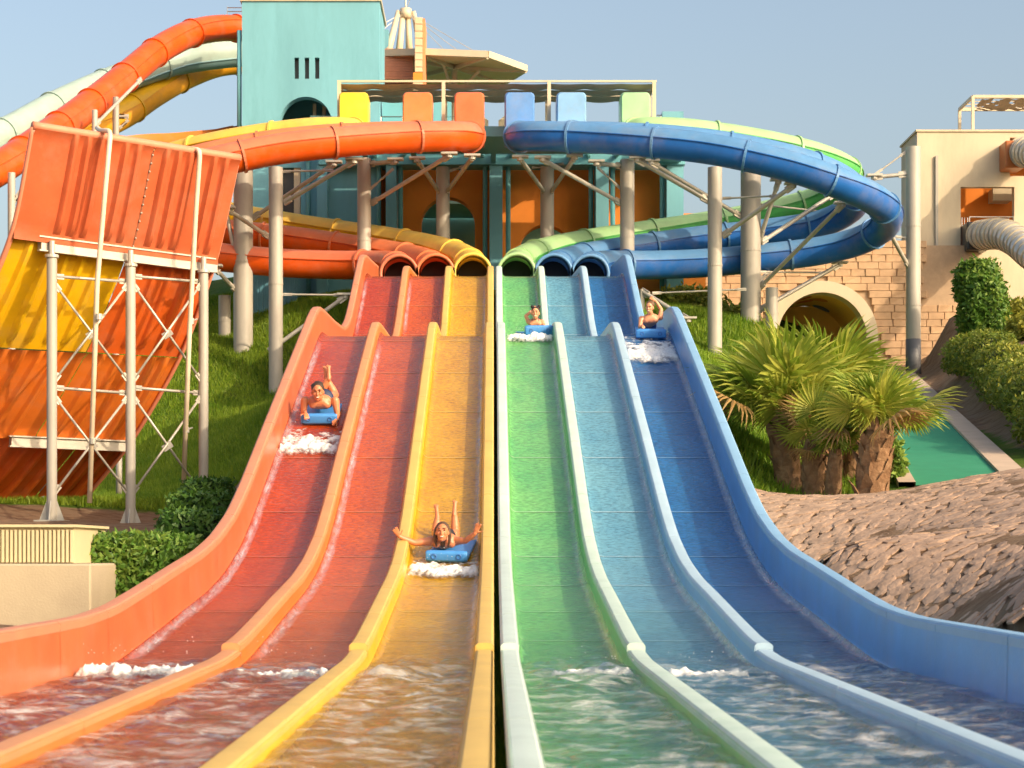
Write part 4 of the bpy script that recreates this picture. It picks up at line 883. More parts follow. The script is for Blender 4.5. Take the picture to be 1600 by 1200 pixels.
# ---------------------------------------------------------------- pump boxes lower left
cb = thing('concrete_box', 'plain cream concrete box beside the red lane wall', 'plinth')
b = MB(); b.box((-9, 21.0, -.4), (xat(142, 21), 23.5, zat(881, 21))); bevel(b.build('box_body', M_conc, cb), .02, 1)
lv = thing('louvre_box', 'cream louvred housing standing on the concrete box', 'housing')
zl0 = zat(881, 21) + .004; xl1 = xat(119, 21.5); zl1 = zat(824, 21.6)
b = MB(); b.box((-8.6, 21.5, zl0), (xl1 - .02, 23.2, zl1)); b.build('housing_body', M_louv, lv)
i = 0; x = -6.2
while x < xl1 - .03:
    b = MB(); b.box((x, 21.46, zl0 + .01), (x + .028, 21.499, zl1 - .03)); b.build('louvre_slat', M_louv, lv); x += .048
b = MB(); b.box((-8.65, 21.43, zl1), (xl1 + .02, 23.25, zl1 + .03)); b.build('housing_lid', M_louv, lv)
# ---------------------------------------------------------------- vegetation
def leaf_mat(name, c, c2, tr=.35, sc=3):
    m = bpy.data.materials.new(name); m.use_nodes = True; n = m.node_tree.nodes; l = m.node_tree.links
    p = n['Principled BSDF']; p.inputs['Roughness'].default_value = .5; p.inputs['Specular IOR Level'].default_value = .35
    g = n.new('ShaderNodeNewGeometry'); oi = n.new('ShaderNodeObjectInfo')
    t = n.new('ShaderNodeTexNoise'); t.inputs['Scale'].default_value = sc; t.inputs['Detail'].default_value = 4; l.new(g.outputs['Position'], t.inputs[0])
    ad = n.new('ShaderNodeMath'); ad.operation = 'ADD'; l.new(t.outputs[0], ad.inputs[0])
    s2 = n.new('ShaderNodeMath'); s2.operation = 'MULTIPLY_ADD'; s2.inputs[1].default_value = .5; s2.inputs[2].default_value = -.25; l.new(g.outputs['Random Per Island'], s2.inputs[0]); l.new(s2.outputs[0], ad.inputs[1])
    s3 = n.new('ShaderNodeMath'); s3.operation = 'MULTIPLY_ADD'; s3.inputs[1].default_value = .4; s3.inputs[2].default_value = -.2; l.new(oi.outputs['Random'], s3.inputs[0])
    a2 = n.new('ShaderNodeMath'); a2.operation = 'ADD'; l.new(ad.outputs[0], a2.inputs[0]); l.new(s3.outputs[0], a2.inputs[1])
    mr = n.new('ShaderNodeMapRange'); mr.inputs[1].default_value = .25; mr.inputs[2].default_value = .75; l.new(a2.outputs[0], mr.inputs[0])
    mx = n.new('ShaderNodeMix'); mx.data_type = 'RGBA'; mx.inputs['A'].default_value = (*c, 1); mx.inputs['B'].default_value = (*c2, 1); l.new(mr.outputs[0], mx.inputs['Factor']); l.new(mx.outputs['Result'], p.inputs['Base Color'])
    td = n.new('ShaderNodeBsdfTranslucent'); l.new(mx.outputs['Result'], td.inputs[0]); ms_ = n.new('ShaderNodeMixShader'); ms_.inputs[0].default_value = tr
    l.new(p.outputs[0], ms_.inputs[1]); l.new(td.outputs[0], ms_.inputs[2]); l.new(ms_.outputs[0], n['Material Output'].inputs[0]); return m
L_hedge = leaf_mat('hedge leaves', (.08, .18, .022), (.26, .36, .06), .3, 2)
L_dkh = leaf_mat('dark hedge leaves', (.04, .11, .016), (.11, .21, .03), .25, 2)
L_gold = leaf_mat('golden hedge leaves', (.12, .18, .02), (.36, .35, .05), .3, 1.2)
L_palm = leaf_mat('fan palm leaves', (.21, .30, .03), (.52, .52, .09), .4, 1.5)
L_dry = leaf_mat('dry palm leaves', (.34, .20, .07), (.42, .28, .11), .3, 2)
L_grass = leaf_mat('grass blades', (.12, .25, .014), (.30, .40, .035), .45, .7)
M_bark = mat('palm bark', (.22, .12, .06), .9, .3, 6, .8, 25, dirt=(.38, .24, .13), dscale=6, damt=.8)
M_core = mat('hedge twigs', (.02, .032, .008), .9, .2, 5)

def leaf_cloud(V0, N0, size, jitter, ln=1.8, seed=1):
    g = np.random.default_rng(seed); n_ = len(V0)
    t = g.normal(size=(n_, 3)); t -= (t * N0).sum(1, keepdims=True) * N0 * .35; t /= np.linalg.norm(t, axis=1, keepdims=True)
    b_ = np.cross(t, N0 + g.normal(size=(n_, 3)) * .6); b_ /= np.maximum(np.linalg.norm(b_, axis=1, keepdims=True), 1e-6)
    s_ = size * g.uniform(.6, 1.3, (n_, 1)); P = V0 + g.normal(size=(n_, 3)) * jitter
    a = P; m1 = P + t * s_ * ln * .5 + b_ * s_ * .42; e = P + t * s_ * ln; m2 = P + t * s_ * ln * .5 - b_ * s_ * .42
    V_ = np.stack([a, m1, e, m2], 1).reshape(-1, 3); F_ = np.arange(n_ * 4).reshape(-1, 4); return V_, F_
def hedge(label, blobs, lsize, count, m, group=None, rough=.08, name='hedge', box=4.0):
    """blobs: (centre, half sizes) rounded blocks; leaves spread over their surfaces"""
    t = thing(name, label, 'hedge', (0, 0, 0), group); VV, NN = [], []
    core = MB(); area = [h[0]*h[1] + h[1]*h[2] + h[0]*h[2] for c, h in blobs]; tot = sum(area)
    for (c, h), ar_ in zip(blobs, area):
        k = int(count * ar_ / tot); g = rng.normal(size=(k, 3)); g /= np.linalg.norm(g, axis=1, keepdims=True)
        pw = (np.abs(g) ** box).sum(1, keepdims=True) ** (1 / box); q = g / pw
        nn = np.sign(q) * np.abs(q) ** (box - 1) / np.array(h); nn /= np.linalg.norm(nn, axis=1, keepdims=True)
        w_ = q * np.array(h) * (1 + rough * (np.sin(q[:, [1]] * 7 + q[:, [0]] * 5) + rng.normal(size=(k, 1)) * .6)); VV.append(w_ + np.array(c)); NN.append(nn)
        core.ell(c, [x * (.86 if box < 6 else .97) for x in h], 14, 10)
    V0 = np.vstack(VV); N0 = np.vstack(NN)
    keep = np.ones(len(V0), bool)
    for c, h in blobs:
        keep &= ~(((np.abs((V0 - np.array(c)) / np.array(h)) ** box).sum(1)) < .6)
    V0, N0 = V0[keep], N0[keep]
    Vv, Fv = leaf_cloud(V0, N0, lsize, lsize * .35, 1.9, len(label))
    o = np_mesh('foliage', Vv, Fv, m, t); tag(o, kind='stuff')
    core.build('twigs', M_core, t, True)
    zs = min(c[2] - h[2] for c, h in blobs); c0 = blobs[0][0]
    st = MB(); 
    for c, h in blobs: st.tube([(c[0], c[1], ter(c[0], c[1]) - .1), (c[0], c[1], c[2])], .04, 6)
    st.build('stem', M_bark, t); return t
def bl(px0, px1, py0, py1, d, dep): 
    a = W(px0, py1, d); c = W(px1, py0, d); return (((a.x + c.x) / 2, d + dep, (a.z + c.z) / 2), (abs(c.x - a.x) / 2, dep, abs(c.z - a.z) / 2))
hedge('clipped green hedge beside the concrete box', [bl(118, 292, 842, 985, 22.4, .55)], .05, 19000, L_hedge, box=10, rough=.03)
hedge('dark stepped hedge climbing beside the red lane', [bl(246, 352, 802, 905, 25.0, .5), bl(262, 352, 772, 860, 26.2, .5), bl(284, 352, 752, 840, 27.4, .5)], .05, 18000, L_dkh, box=9, rough=.03)
hedge('golden rounded hedge behind the blue lane and front post', [bl(1028, 1110, 447, 520, 62, 1.0), bl(1070, 1145, 455, 545, 60.5, 1.0), bl(1118, 1190, 478, 575, 59, 1.0), bl(1030, 1070, 460, 540, 61, .8)], .11, 15000, L_gold, box=2.6)
hedge('tall rounded shrub below the ribbed grey tube', [bl(1506, 1568, 405, 470, 57, .7), bl(1514, 1580, 430, 540, 56.4, .8)], .09, 11000, L_hedge, box=2.8)
bl_ = []
for t_ in np.linspace(0, 1, 9):
    d = 50 - 16 * t_; px = 1512 + 130 * t_ ** 1.0; x_ = xat(px, d); hw = .40; hz = .42; zc_ = ter(x_, d) + .45; bl_.append(((x_, d, zc_), (hw, 1.25, hz)))
hedge('long low hedge descending beside the green path', bl_, .06, 30000, L_gold, box=5.0, rough=.04)
hedge('thin shrub row beside the white building', [bl(1575, 1640, 468, 500, 58, .6), bl(1588, 1650, 490, 530, 55, .6)], .09, 5000, L_gold, box=2.5)
# grass
def grass(label, n_, xr, yr, hgt, test):
    x = rng.uniform(*xr, n_); y = rng.uniform(*yr, n_); dm = dirtmask(x, y); k = test(x, y) & (dm < .35); x, y = x[k], y[k]
    cl = np.array([mnoise.noise(Vector((a * .8, b * .8, 3))) for a, b in zip(x, y)])
    z = ter_np(x, y) if xr[1] - xr[0] > 1 else np.interp(y, _fd, _fz) - .14; h = hgt * rng.uniform(.5, 1.3, len(x)) * (1 + .6 * cl); an = rng.uniform(0, 2 * math.pi, len(x)); wv = hgt * .13
    dx, dy = np.cos(an) * wv, np.sin(an) * wv; lx, ly = rng.normal(size=(2, len(x))) * hgt * .35
    V_ = np.stack([np.stack([x - dx, y - dy, z - .02], 1), np.stack([x + dx, y + dy, z - .02], 1), np.stack([x + lx, y + ly, z + h], 1)], 1).reshape(-1, 3)
    o = np_mesh('grass', V_, np.arange(len(V_)).reshape(-1, 3), L_grass); tag(o, label, 'grass', kind='stuff')
grass('rough green lawn on the slope behind the half-pipe posts', 190000, (-13.5, -3.7), (42.5, 66), .15, lambda x, y: np.ones_like(x, bool))
grass('lawn on the slope between the dark blue lane and the path', 150000, (3.5, 12), (27.5, 64), .15, lambda x, y: x < 6.0 + (y - 30) * .1567)
grass('grass on the right bank behind the low hedge', 60000, (9, 20), (30, 62), .13, lambda x, y: x > (10.4 + (y - 31) * .09))
grass('grass strip in the gap between yellow and green lanes', 5000, (-.06, .06), (5, 24), .10, lambda x, y: np.ones_like(x, bool))

# fan palms
def fan_leaf(seed, dry=False):
    g = random.Random(seed); mb = MB(); Lp = g.uniform(.45, .75); Rr = g.uniform(.62, .82); n_ = 26; spread = R(g.uniform(125, 150)); droop = g.uniform(.15, .4)
    mb.tube([(0, 0, 0), (0, Lp * .5, .05), (0, Lp, .04)], [.022, .016, .012], 5, mi=1)
    for i in range(n_):
        a = -spread + 2 * spread * (i + .5) / n_; w_ = spread / n_ * 1.02; ln = Rr * (1 - .28 * (abs(a) / spread) ** 2) * g.uniform(.92, 1.06)
        def P(r_, da, up=0):
            x = math.sin(a + da) * r_; y = math.cos(a + da) * r_; z = -.30 * abs(math.sin(a)) * r_ - droop * max(0, r_ - Rr * .5) ** 2 * 2.2 + up
            return Vector((x, Lp + y, .04 + z))
        base = P(.02, 0); m0, m1, mm = P(ln * .58, -w_), P(ln * .58, w_), P(ln * .58, 0, .022)
        dr = Vector((g.uniform(-.03, .03), 0, -g.uniform(.0, .10) * (2.5 if dry else 1))); s0, s1, sm = P(ln * .82, -w_ * .38) + dr * .3, P(ln * .82, w_ * .38) + dr * .3, P(ln * .82, 0, .012) + dr * .3; tip = P(ln, 0) + dr
        mb.add([base, m0, mm, m1, s0, sm, s1, tip], [(0, 2, 1), (0, 3, 2), (1, 2, 5, 4), (2, 3, 6, 5), (4, 5, 7), (5, 6, 7)])
    o = mb.build('tmp', [L_dry if dry else L_palm, L_gold]); me = o.data; bpy.data.objects.remove(o); return me
LEAF = [fan_leaf(i) for i in range(6)]; DRY = [fan_leaf(20 + i, True) for i in range(3)]
q = MB(); q.add([(-.09, 0, 0), (.09, 0, 0), (.06, .05, .11), (-.06, .05, .11), (0, .10, .20), (-.05, -.04, .02), (.05, -.04, .02)], [(0, 1, 2, 3), (3, 2, 4), (0, 3, 5), (1, 6, 2), (5, 3, 4), (6, 4, 2), (5, 4, 6)]); o = q.build('tmp', M_bark); BOOT = o.data; bpy.data.objects.remove(o)
def palm(label, px, py, d, r, h, nl, sc, lean=(0, 0), up=.5):
    base = W(px, py, d); base.z = ter(base.x, base.y) - .08; t = thing('fan_palm', label, 'palm', base, 'fan palms on the lawn by the path')
    tb = MB(); top = Vector((lean[0], lean[1], h)); tb.tube([Vector((0, 0, 0)), top * .1, top * .5, top * .85, top * 1.02], [r * 1.15, r * 1.02, r * .95, r * .9, r * .55], 14); tb.build('trunk', M_bark, t, True)
    nb = int(26 * h / .9 * r / .25) + 14
    for i in range(nb):
        f = (i + .5) / nb; an = i * 2.4; o = bpy.data.objects.new('leaf_base', BOOT); c = top * f; rr = r * (.98 - .08 * f)
        o.location = c + Vector((math.cos(an) * rr, math.sin(an) * rr, 0)); o.rotation_euler = (R(random.uniform(-8, 22)), random.uniform(-.3, .3), an - math.pi / 2); s_ = random.uniform(.8, 1.35) * r / .25; o.scale = (s_, s_, s_); link(o, t)
    for i in range(nl):
        f = (i + .5) / nl; an = i * 2.39996 + random.uniform(-.2, .2); el = R(84 - 66 * f ** 1.1) + random.uniform(-.12, .12); isdry = f > .93 or random.random() < .03
        o = bpy.data.objects.new('dry_frond' if isdry else 'frond', random.choice(DRY if isdry else LEAF)); o.location = top + Vector((math.cos(an) * r * .4, math.sin(an) * r * .4, -.1 * f))
        dirv = Vector((math.cos(an) * math.cos(el), math.sin(an) * math.cos(el), math.sin(el))); z_ = Vector((0, 0, 1)) - dirv * dirv.z
        if z_.length < .2: z_ = Vector((math.cos(an), math.sin(an), 0)) * -1
        z_.normalize(); x_ = dirv.cross(z_); M_ = Matrix((x_, dirv, z_)).transposed()
        o.rotation_euler = (M_ @ Euler((random.uniform(-.15, .15), random.uniform(-.4, .4), 0)).to_matrix()).to_euler(); s_ = sc * random.uniform(.85, 1.12); o.scale = (s_, s_, s_); link(o, t)
palm('stout palm with the biggest crown, nearest the blue lane', 1237, 766, 30.0, .22, 1.15, 26, 1.12, (-.18, .1))
palm('tall crowned palm rising behind the other palms', 1282, 760, 31.0, .22, 1.30, 24, 1.1, (.05, .2))
palm('slender palm trunk in the middle of the clump', 1272, 769, 29.4, .17, 1.0, 12, .62, (-.05, -.1))
palm('thin short palm trunk between the slender one and the shaggy one', 1299, 770, 29.0, .13, .85, 10, .5, (.05, -.12))
palm('shaggy palm standing apart beside the green path', 1361, 777, 28.2, .24, 1.1, 24, .76, (.1, -.05))
palm('low bushy palm behind the shaggy one', 1335, 745, 31.5, .2, .9, 18, .8, (.1, 0))
hedge('small dark shrub at the foot of the shaggy palm', [bl(1385, 1415, 690, 770, 29.6, .35)], .06, 2500, L_hedge, box=2.4)

# ---------------------------------------------------------------- flat stones set in the right bank
def stone_mat():
    m = mat('bank stone', (.35, .235, .165), .9, .3, 4.0, .8, 16, dirt=(.23, .155, .11), dscale=2.0, damt=.6); n = m.node_tree.nodes; l = m.node_tree.links
    g = n.new('ShaderNodeNewGeometry'); oi = n.new('ShaderNodeObjectInfo'); ad = n.new('ShaderNodeMath'); ad.operation = 'ADD'; l.new(g.outputs['Random Per Island'], ad.inputs[0]); l.new(oi.outputs['Random'], ad.inputs[1])
    fr2 = n.new('ShaderNodeMath'); fr2.operation = 'FRACT'; l.new(ad.outputs[0], fr2.inputs[0]); mr = n.new('ShaderNodeMapRange'); mr.inputs[3].default_value = .88; mr.inputs[4].default_value = 1.10; l.new(fr2.outputs[0], mr.inputs[0])
    p = n['Principled BSDF']; src = p.inputs['Base Color'].links[0].from_socket; vm = n.new('ShaderNodeVectorMath'); vm.operation = 'SCALE'; l.new(src, vm.inputs[0]); l.new(mr.outputs[0], vm.inputs['Scale']); l.new(vm.outputs[0], p.inputs['Base Color']); return m
M_stone = stone_mat()
def stone_shape(seed):
    g = random.Random(seed); k = 8; rim = []; 
    for i in range(k):
        a = 2 * math.pi * (i + g.uniform(-.3, .3)) / k; r_ = g.uniform(.75, 1.05); rim.append((math.cos(a) * r_ * .5, math.sin(a) * r_ * .5))
    V_ = [(x, y, -.5) for x, y in rim] + [(x, y, .25 + g.uniform(-.1, .1)) for x, y in rim] + [(x * .6, y * .6, .5 + g.uniform(-.12, .12)) for x, y in rim]
    F_ = [(i, (i+1) % k, (i+1) % k + k, i + k) for i in range(k)] + [(i + k, (i+1) % k + k, (i+1) % k + 2*k, i + 2*k) for i in range(k)] + [tuple(range(2*k, 3*k))]
    return V_, F_
SH = [stone_shape(i) for i in range(6)]; SME = []
for V_, F_ in SH:
    q = MB(); q.add(V_, F_); o = q.build('tmp', M_stone); SME.append(o.data); bpy.data.objects.remove(o)
cand = []
for x in np.arange(3.4, 9.6, .17):
    for y in np.arange(8.6, 28.6, .14):
        xx = x + random.uniform(-.06, .06) + (int(y / .15) % 2) * .09; yy = y + random.uniform(-.04, .04)
        px = VX + (xx - CX) / yy * F
        if px < 1690 and xx > 3.35: cand.append((xx, yy))
cx_, cy_ = np.array(cand).T; cz0 = ter_np(cx_, cy_); zx = (ter_np(cx_ + .1, cy_) - cz0) / .1; zy = (ter_np(cx_, cy_ + .1) - cz0) / .1
order = np.argsort(cy_ + np.where(VX + (cx_ - CX) / cy_ * F > 1600, 100, 0)); rest = MB()
for rank, i in enumerate(order):
    nrm = Vector((-zx[i], -zy[i], 1)).normalized(); an = .6 + random.uniform(-.45, .45); tx = Vector((math.cos(an), math.sin(an), 0)); tx = (tx - nrm * tx.dot(nrm)).normalized(); ty = nrm.cross(tx)
    M_ = Matrix((tx, ty, nrm)).transposed() @ Matrix.Diagonal((random.uniform(.20, .44), random.uniform(.13, .22), random.uniform(.014, .034))); pos = Vector((cx_[i], cy_[i], cz0[i] + random.uniform(-.006, .010))); k = random.randrange(6)
    if rank < 300:
        o = bpy.data.objects.new('bank_stone', SME[k]); o.matrix_world = Matrix.Translation(pos) @ M_.to_4x4(); link(o); o.parent = ground
    else: rest.add([pos + M_ @ Vector(v) for v in SH[k][0]], SH[k][1])
tag(rest.build('bank_stones', M_stone, ground), kind='stuff')
# ---------------------------------------------------------------- riders
foam_patch(-3.06, -2.2, 26.75, 28.3, .10, 'white water churned up ahead of the man on the red lane', 1.0, drops=50)
foam_patch(-1.0, -.2, 21.55, 22.75, .09, 'white water in front of the girl on the yellow lane', 2.0, drops=70)
foam_patch(.2, 1.0, 33.05, 34.3, .11, 'white water in front of the small girl on the green lane', 3.0, drops=40)
foam_patch(2.2, 3.06, 31.6, 34.0, .07, 'long white water in front of the boy on the dark blue lane', 4.0, drops=40, dens=.1)
foam_patch(-3.05, -2.2, 13.6, 15.0, .12, 'foam crest where the red lane meets its pool', 5.0, WL + .02, drops=60, dens=-.3)
foam_patch(-2.0, -1.2, 13.7, 14.75, .085, 'foam crest where the orange lane meets its pool', 6.0, WL + .01, drops=40, dens=-.33)
foam_patch(.40, 1.0, 13.9, 14.7, .08, 'small foam crest in the green lane pool', 7.0, WL + .01, drops=30, dens=-.2)
foam_patch(1.25, 1.85, 13.8, 14.6, .08, 'small foam crest in the light blue lane pool', 8.0, WL + .01, drops=30, dens=-.2)
def sheen_mat():
    m = mat('painted water sheen', (.62, .62, .70), .15, .08, 4); n = m.node_tree.nodes; l = m.node_tree.links
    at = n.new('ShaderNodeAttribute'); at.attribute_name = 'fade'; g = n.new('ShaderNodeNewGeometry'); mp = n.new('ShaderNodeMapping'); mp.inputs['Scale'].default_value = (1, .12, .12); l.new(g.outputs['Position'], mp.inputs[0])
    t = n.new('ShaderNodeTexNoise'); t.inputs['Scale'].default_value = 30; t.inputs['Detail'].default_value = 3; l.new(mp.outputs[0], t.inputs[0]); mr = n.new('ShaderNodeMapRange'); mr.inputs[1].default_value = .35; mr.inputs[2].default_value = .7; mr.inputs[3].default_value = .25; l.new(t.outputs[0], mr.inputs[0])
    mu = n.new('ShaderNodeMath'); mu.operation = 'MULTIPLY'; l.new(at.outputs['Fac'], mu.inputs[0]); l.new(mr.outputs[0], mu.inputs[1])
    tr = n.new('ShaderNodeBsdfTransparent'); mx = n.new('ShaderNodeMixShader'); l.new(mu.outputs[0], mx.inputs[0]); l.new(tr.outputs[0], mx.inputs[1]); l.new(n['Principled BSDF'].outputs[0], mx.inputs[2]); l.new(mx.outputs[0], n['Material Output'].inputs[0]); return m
M_sheen = sheen_mat()  # pale lavender standing in for sky reflected along the lane edges
def sheen(label, lane, side, da, db, seed):
    """pale strip that paints sky reflection on the wet rounded edge of a lane"""
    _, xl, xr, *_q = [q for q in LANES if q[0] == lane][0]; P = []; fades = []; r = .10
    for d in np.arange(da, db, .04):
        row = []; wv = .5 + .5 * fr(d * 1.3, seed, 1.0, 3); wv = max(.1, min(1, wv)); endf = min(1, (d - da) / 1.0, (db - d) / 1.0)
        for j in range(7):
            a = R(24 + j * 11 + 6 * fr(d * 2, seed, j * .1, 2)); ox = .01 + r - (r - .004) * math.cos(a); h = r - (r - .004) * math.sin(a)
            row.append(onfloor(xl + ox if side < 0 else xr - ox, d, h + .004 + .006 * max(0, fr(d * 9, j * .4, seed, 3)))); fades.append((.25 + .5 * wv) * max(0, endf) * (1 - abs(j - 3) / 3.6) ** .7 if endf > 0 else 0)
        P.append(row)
    mb = MB(); mb.grid(P); o = mb.build('sheen', M_sheen, None, True); fa = o.data.attributes.new('fade', 'FLOAT', 'POINT'); fa.data.foreach_set('value', fades); tag(o, label, 'water', kind='stuff')
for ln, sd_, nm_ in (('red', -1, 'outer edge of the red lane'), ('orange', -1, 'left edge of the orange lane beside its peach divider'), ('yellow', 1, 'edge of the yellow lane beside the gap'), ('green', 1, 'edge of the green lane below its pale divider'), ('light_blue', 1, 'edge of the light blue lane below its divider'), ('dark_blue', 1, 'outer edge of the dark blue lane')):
    sheen('pale painted sky sheen along the ' + nm_, ln, sd_, 15.5, 33.2, len(nm_) * .7); sheen('short painted rivulet on the upper drop, ' + nm_, ln, sd_, 41.6, 45.4, len(nm_) * .9)
def skin_mat(name, c):
    m = mat(name, c, .42, .08, 9, .05, 60); m.node_tree.nodes['Principled BSDF'].inputs['Subsurface Weight'].default_value = .12
    m.node_tree.nodes['Principled BSDF'].inputs['Subsurface Radius'].default_value = (.02, .008, .004); return m
SK_tan = skin_mat('tanned wet skin', (.56, .20, .09)); SK_lt = skin_mat('light wet skin', (.66, .30, .16))
M_foamb = mat('blue foam mat', (.055, .25, .62), .45, .10, 5, .15, 50); M_ringb = mat('mat ring blue', (.03, .13, .42), .4)
M_white = mat('tooth white', (.8, .78, .72), .3); M_eye = mat('dark eye', (.02, .012, .01), .2)
def limb(mb, chain, n=10):
    P = [Vector(c[0]) for c in chain]; rr = [c[1] for c in chain]
    for i in range(len(P) - 1):
        q = [P[i].lerp(P[i+1], t) for t in (0, .5, 1)]; mb.tube(q, [rr[i], (rr[i] + rr[i+1]) / 2 * 1.03, rr[i+1]], n)
    for p, r in zip(P, rr): mb.ell(p, (r, r, r), n, 8)
def hand(mb, wrist, dirv, nrm, thumb, s, curl=.15):
    """palm, four unequal fingers and a thumb leaving the side of the palm"""
    d = Vector(dirv).normalized(); nn = (Vector(nrm) - d * Vector(nrm).dot(d)).normalized(); sd = d.cross(nn) * thumb; w_ = Vector(wrist)
    M_ = Matrix((sd, d, nn)).transposed(); mb.ell(w_ + d * .045 * s, (.038 * s, .052 * s, .016 * s), 10, 8, M=M_)
    for k, (off, ln) in enumerate(((-.028, .058), (-.010, .070), (.010, .076), (.027, .068))):
        a = w_ + d * .085 * s + sd * off * s; fan = d + sd * off * 5.5; b_ = a + (fan - nn * curl).normalized() * ln * .55 * s; c_ = b_ + (fan - nn * curl * 2.6).normalized() * ln * .5 * s
        limb(mb, [(a - d * .015 * s, .0098 * s), (b_, .0088 * s), (c_, .0075 * s)], 7)
    a = w_ + d * .03 * s + sd * .032 * s; b_ = a + (sd * .9 + d * .55).normalized() * .038 * s; limb(mb, [(a - sd * .01 * s, .012 * s), (b_, .0105 * s), (b_ + (d * .8 + sd * .5 - nn * curl).normalized() * .03 * s, .0085 * s)], 7)
def foot(mb, ankle, toe, nrm, s):
    a = Vector(ankle); t_ = Vector(toe).normalized(); nn = Vector(nrm).normalized()
    limb(mb, [(a - t_ * .035 * s + nn * .015 * s, .030 * s), (a + t_ * .07 * s, .030 * s), (a + t_ * .145 * s, .026 * s)], 9)
    sdv = t_.cross(nn)
    for k in range(5): limb(mb, [(a + t_ * .15 * s + sdv * (k - 2) * .014 * s, .011 * s), (a + t_ * (.185 - abs(k - 1) * .006) * s + sdv * (k - 2) * .015 * s, .009 * s)], 6)
def remeshed(mb, name, m, parent, voxel):
    o = mb.build('tmp', m); md = o.modifiers.new('fuse', 'REMESH'); md.mode = 'VOXEL'; md.voxel_size = voxel
    s_ = o.modifiers.new('relax', 'SMOOTH'); s_.factor = .5; s_.iterations = 3
    dg = bpy.context.evaluated_depsgraph_get(); me = bpy.data.meshes.new_from_object(o.evaluated_get(dg)); bpy.data.objects.remove(o)
    me.name = name; me.materials.clear(); me.materials.append(m); me.polygons.foreach_set('use_smooth', [True] * len(me.polygons)); return link(bpy.data.objects.new(name, me), parent)
def place(t, x, d, tilt=0, turn=0):
    s_ = (floor(d + .3) - floor(d - .3)) / .6; ang = math.atan(s_) + tilt; t.location = onfloor(x, d, .012); t.rotation_euler = (Matrix.Rotation(ang, 3, 'X') @ Matrix.Rotation(turn, 3, 'Z')).to_euler()
def ride_mat(label, x, d, wdt, tilt=0, turn=0, hfront=.15):
    """blue foam mat: flat bed, nose curled up into a rounded front face with two handle rings"""
    t = thing('ride_mat', label, 'mat', (0, 0, 0), 'blue ride mats')
    b = MB(); P = []; prof = [(.72, .0), (.72, .045), (-.10, .05), (-.20, .075), (-.235, hfront - .03), (-.25, hfront), (-.30, hfront), (-.325, hfront - .025), (-.325, .03), (-.29, .0), (.72, .0)]
    for u in np.linspace(-1, 1, 11):
        k = 1 - .12 * max(0, abs(u) - .8) / .2; P.append([Vector((u * wdt / 2, q[0], .075 + (q[1] - .075) * k)) for q in prof])
    b.grid(P); n_ = len(prof) - 1
    for row, fl in ((P[0], False), (P[-1], True)): b.add(row[:-1], [tuple(range(n_))[::-1] if fl else tuple(range(n_))])
    bm = bmesh.new(); me = b.build('mat_body', M_foamb, t); bm.from_mesh(me.data); bmesh.ops.remove_doubles(bm, verts=bm.verts, dist=1e-4); bmesh.ops.recalc_face_normals(bm, faces=bm.faces); bm.to_mesh(me.data); bm.free(); bevel(me, .012, 2); smooth_by_angle(me, 50)
    for sx in (-1, 1):
        r_ = MB(); c = Vector((sx * wdt * .30, -.327, hfront * .55)); Pq = []
        for a in np.linspace(0, 2 * math.pi, 17): Pq.append([c + Vector((math.cos(a) * (.028 + .007 * math.cos(e)), .007 * math.sin(e), math.sin(a) * (.028 + .007 * math.cos(e)))) for e in np.linspace(0, 2 * math.pi, 7)])
        r_.grid(Pq); r_.build('handle_ring', M_ringb, me, True)
    place(t, x, d, tilt, turn); return t
